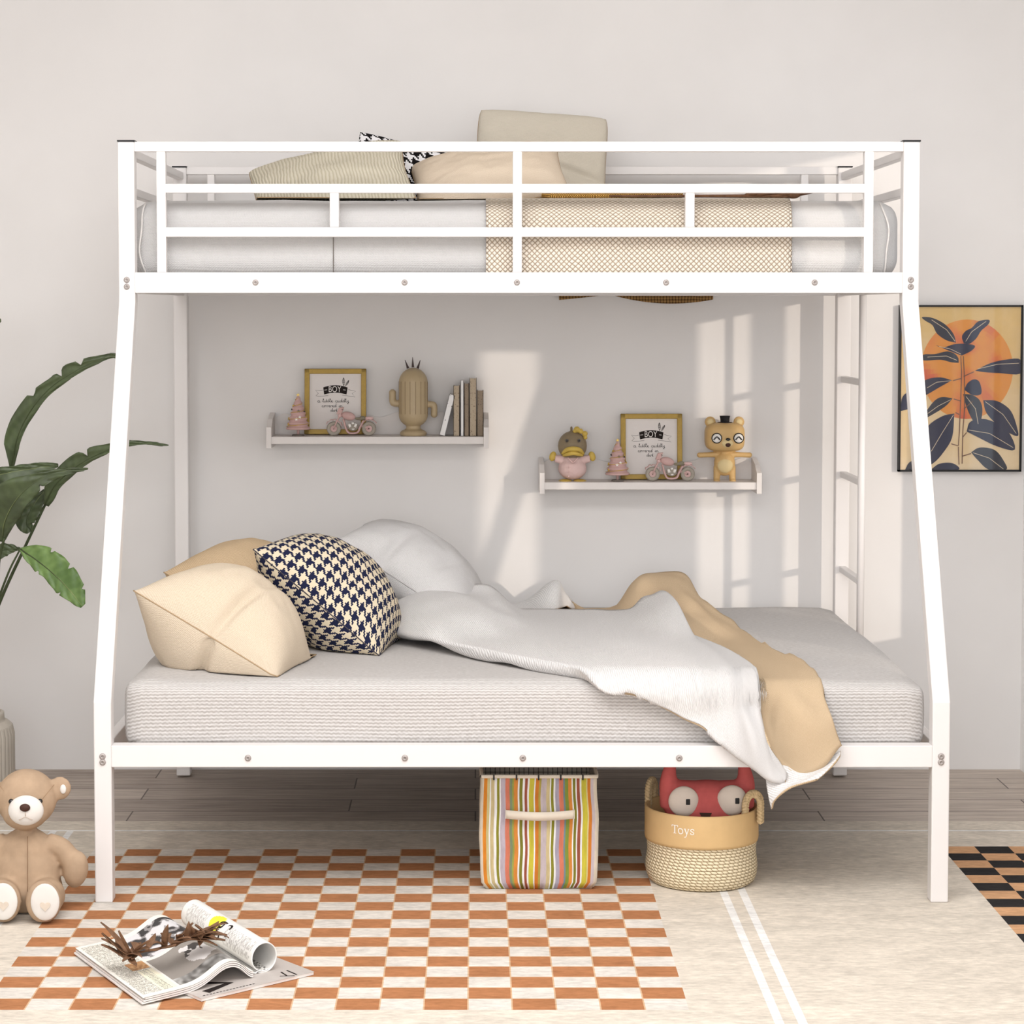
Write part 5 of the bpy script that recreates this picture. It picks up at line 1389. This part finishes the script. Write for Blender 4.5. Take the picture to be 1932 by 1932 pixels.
    def rc(k, j):
        u = k/n; t = j/nt
        if .58 < u < .76 and (.03 < t < .40): return srgb((196, 192, 188)) if rnd.random() < .45 else srgb((236, 234, 230))
        if .58 < u < .76 and (.66 < t < .93): return srgb((200, 196, 192)) if rnd.random() < .4 else srgb((236, 234, 230))
        if u > .88 and rnd.random() < .5: return srgb((120, 118, 112))
        if ((u-.62)/.09)**2+((t-.55)/.075)**2 < 1: return srgb((240, 234, 60))
        return srgb((240, 238, 234))
    V = [[bm.verts.new(O(p[0], .02+Hr*j/nt, max(.009, p[1]))) for j in range(nt+1)] for p in prof]
    for k in range(n-1):
        for j in range(nt):
            f = bm.faces.new((V[k][j], V[k+1][j], V[k+1][j+1], V[k][j+1])); f.smooth = True; setdye(f, lay, rc(k, j))
    o = obj('rolled_page', bm, M['mag'], root, recalc=False); m = o.modifiers.new('s', 'SOLIDIFY'); m.thickness = .0022; m.offset = -1
    # big letters on the roll
    bm = BM(); rr = r0*.93+.0024
    def rf(x, y):  # x along the spine, y around the roll
        th = -1.0-(y)/rr; return O(cs+rr*math.cos(th+.2), x, cz+rr*math.sin(th+.2))
    add_text(bm, 'gh', .07, lambda x, y: rf(Hh*.47-x, .138+y*-1.))
    obj('roll_lettering', bm, M['ink'], root, recalc=False)
    return O, curve, W, Hh
O, curve, W, Hh = magazines()
def twig():
    n = 30; pts = []
    for i, (px, py, z) in enumerate([(232, 1806, .05), (262, 1797, .058), (290, 1792, .066), (325, 1783, .072), (360, 1772, .078), (398, 1762, .085)]): pts.append(PZ(px, py, z))
    pts = spline(pts, n); c = pts[n//2]
    root = thing('dried_twig', 'dried brown leafy twig lying on the open magazine', 'twig', (c.x, c.y, .04))
    bm = BM(); tube(bm, pts, .0022, 8); obj('stem', bm, M['twigbark'], root)
    rnd = random.Random(11)
    for k in range(50):
        i = int(rnd.random()**.9*n); p = pts[min(i, n)]; 
        if k < 9: p = pts[rnd.randint(0, 5)]
        elif k < 22: p = pts[rnd.randint(20, 30)]
        a = rnd.uniform(0, 2*PI); el = rnd.uniform(-.15, .9); d = Vector((math.cos(a)*math.cos(el), math.sin(a)*math.cos(el)*.8, math.sin(el))); Ln = rnd.uniform(.04, .08)
        bend = Vector((rnd.uniform(-.3, .3), rnd.uniform(-.3, .3), rnd.uniform(-.5, .2)))
        q = [p+d*Ln*t+bend*Ln*t*t for t in [j/8 for j in range(9)]]
        for v in q: v.z = max(v.z, .046)
        side = d.cross(Vector((0, 0, 1))); side = side.normalized() if side.length > .1 else Vector((1, 0, 0)); up = side.cross(d).normalized()
        bm = BM(); A = []
        for j, v in enumerate(q):
            w = .0078*math.sin(PI*min(1, .08+j/8*.9))**.8; A.append([bm.verts.new(v+side*w+up*.002), bm.verts.new(v-up*.0015), bm.verts.new(v-side*w+up*.002)])
        for x_, y_ in zip(A, A[1:]):
            for m_ in (0, 1): bm.faces.new((x_[m_], x_[m_+1], y_[m_+1], y_[m_])).smooth = True
        o = obj('dried_leaf', bm, M['twigleaf'], root, recalc=False); s = o.modifiers.new('s', 'SOLIDIFY'); s.thickness = .001
twig()
# ---------------------------------------------------------------- light
def area(name, loc, rot, sx, sy, power, col=(1, 1, 1)):
    l = bpy.data.lights.new(name, 'AREA'); l.shape = 'RECTANGLE'; l.size = sx; l.size_y = sy; l.energy = power; l.color = col
    o = bpy.data.objects.new(name, l); C.objects.link(o); o.location = loc; o.rotation_euler = rot; return o
area('ceiling_light', (-.1, 3.9, 2.8), (math.radians(12), 0, 0), 3.0, 2.6, 154, (.99, .99, .995))  # unseen softbox added under the ceiling, no fixture modelled
area('window_daylight', (-.2, -1.9, 1.6), (math.radians(90), 0, 0), 3.6, 2.2, 112, (.97, .985, 1))  # added fill panel behind the camera, no window on that side
sl = bpy.data.lights.new('sun', 'SUN'); sl.energy = 1.35; sl.angle = math.radians(1.0); sl.color = (1, .88, .75)
so = bpy.data.objects.new('sun', sl); C.objects.link(so)
so.rotation_euler = Vector((-.767, 1, -.15)).to_track_quat('-Z', 'Y').to_euler(); so.location = (3, 2, 2)
w = bpy.data.worlds.new('world'); sc.world = w; w.use_nodes = True
w.node_tree.nodes['Background'].inputs[0].default_value = (.93, .96, 1, 1); w.node_tree.nodes['Background'].inputs[1].default_value = 1.2
sc.view_settings.exposure = -0.11
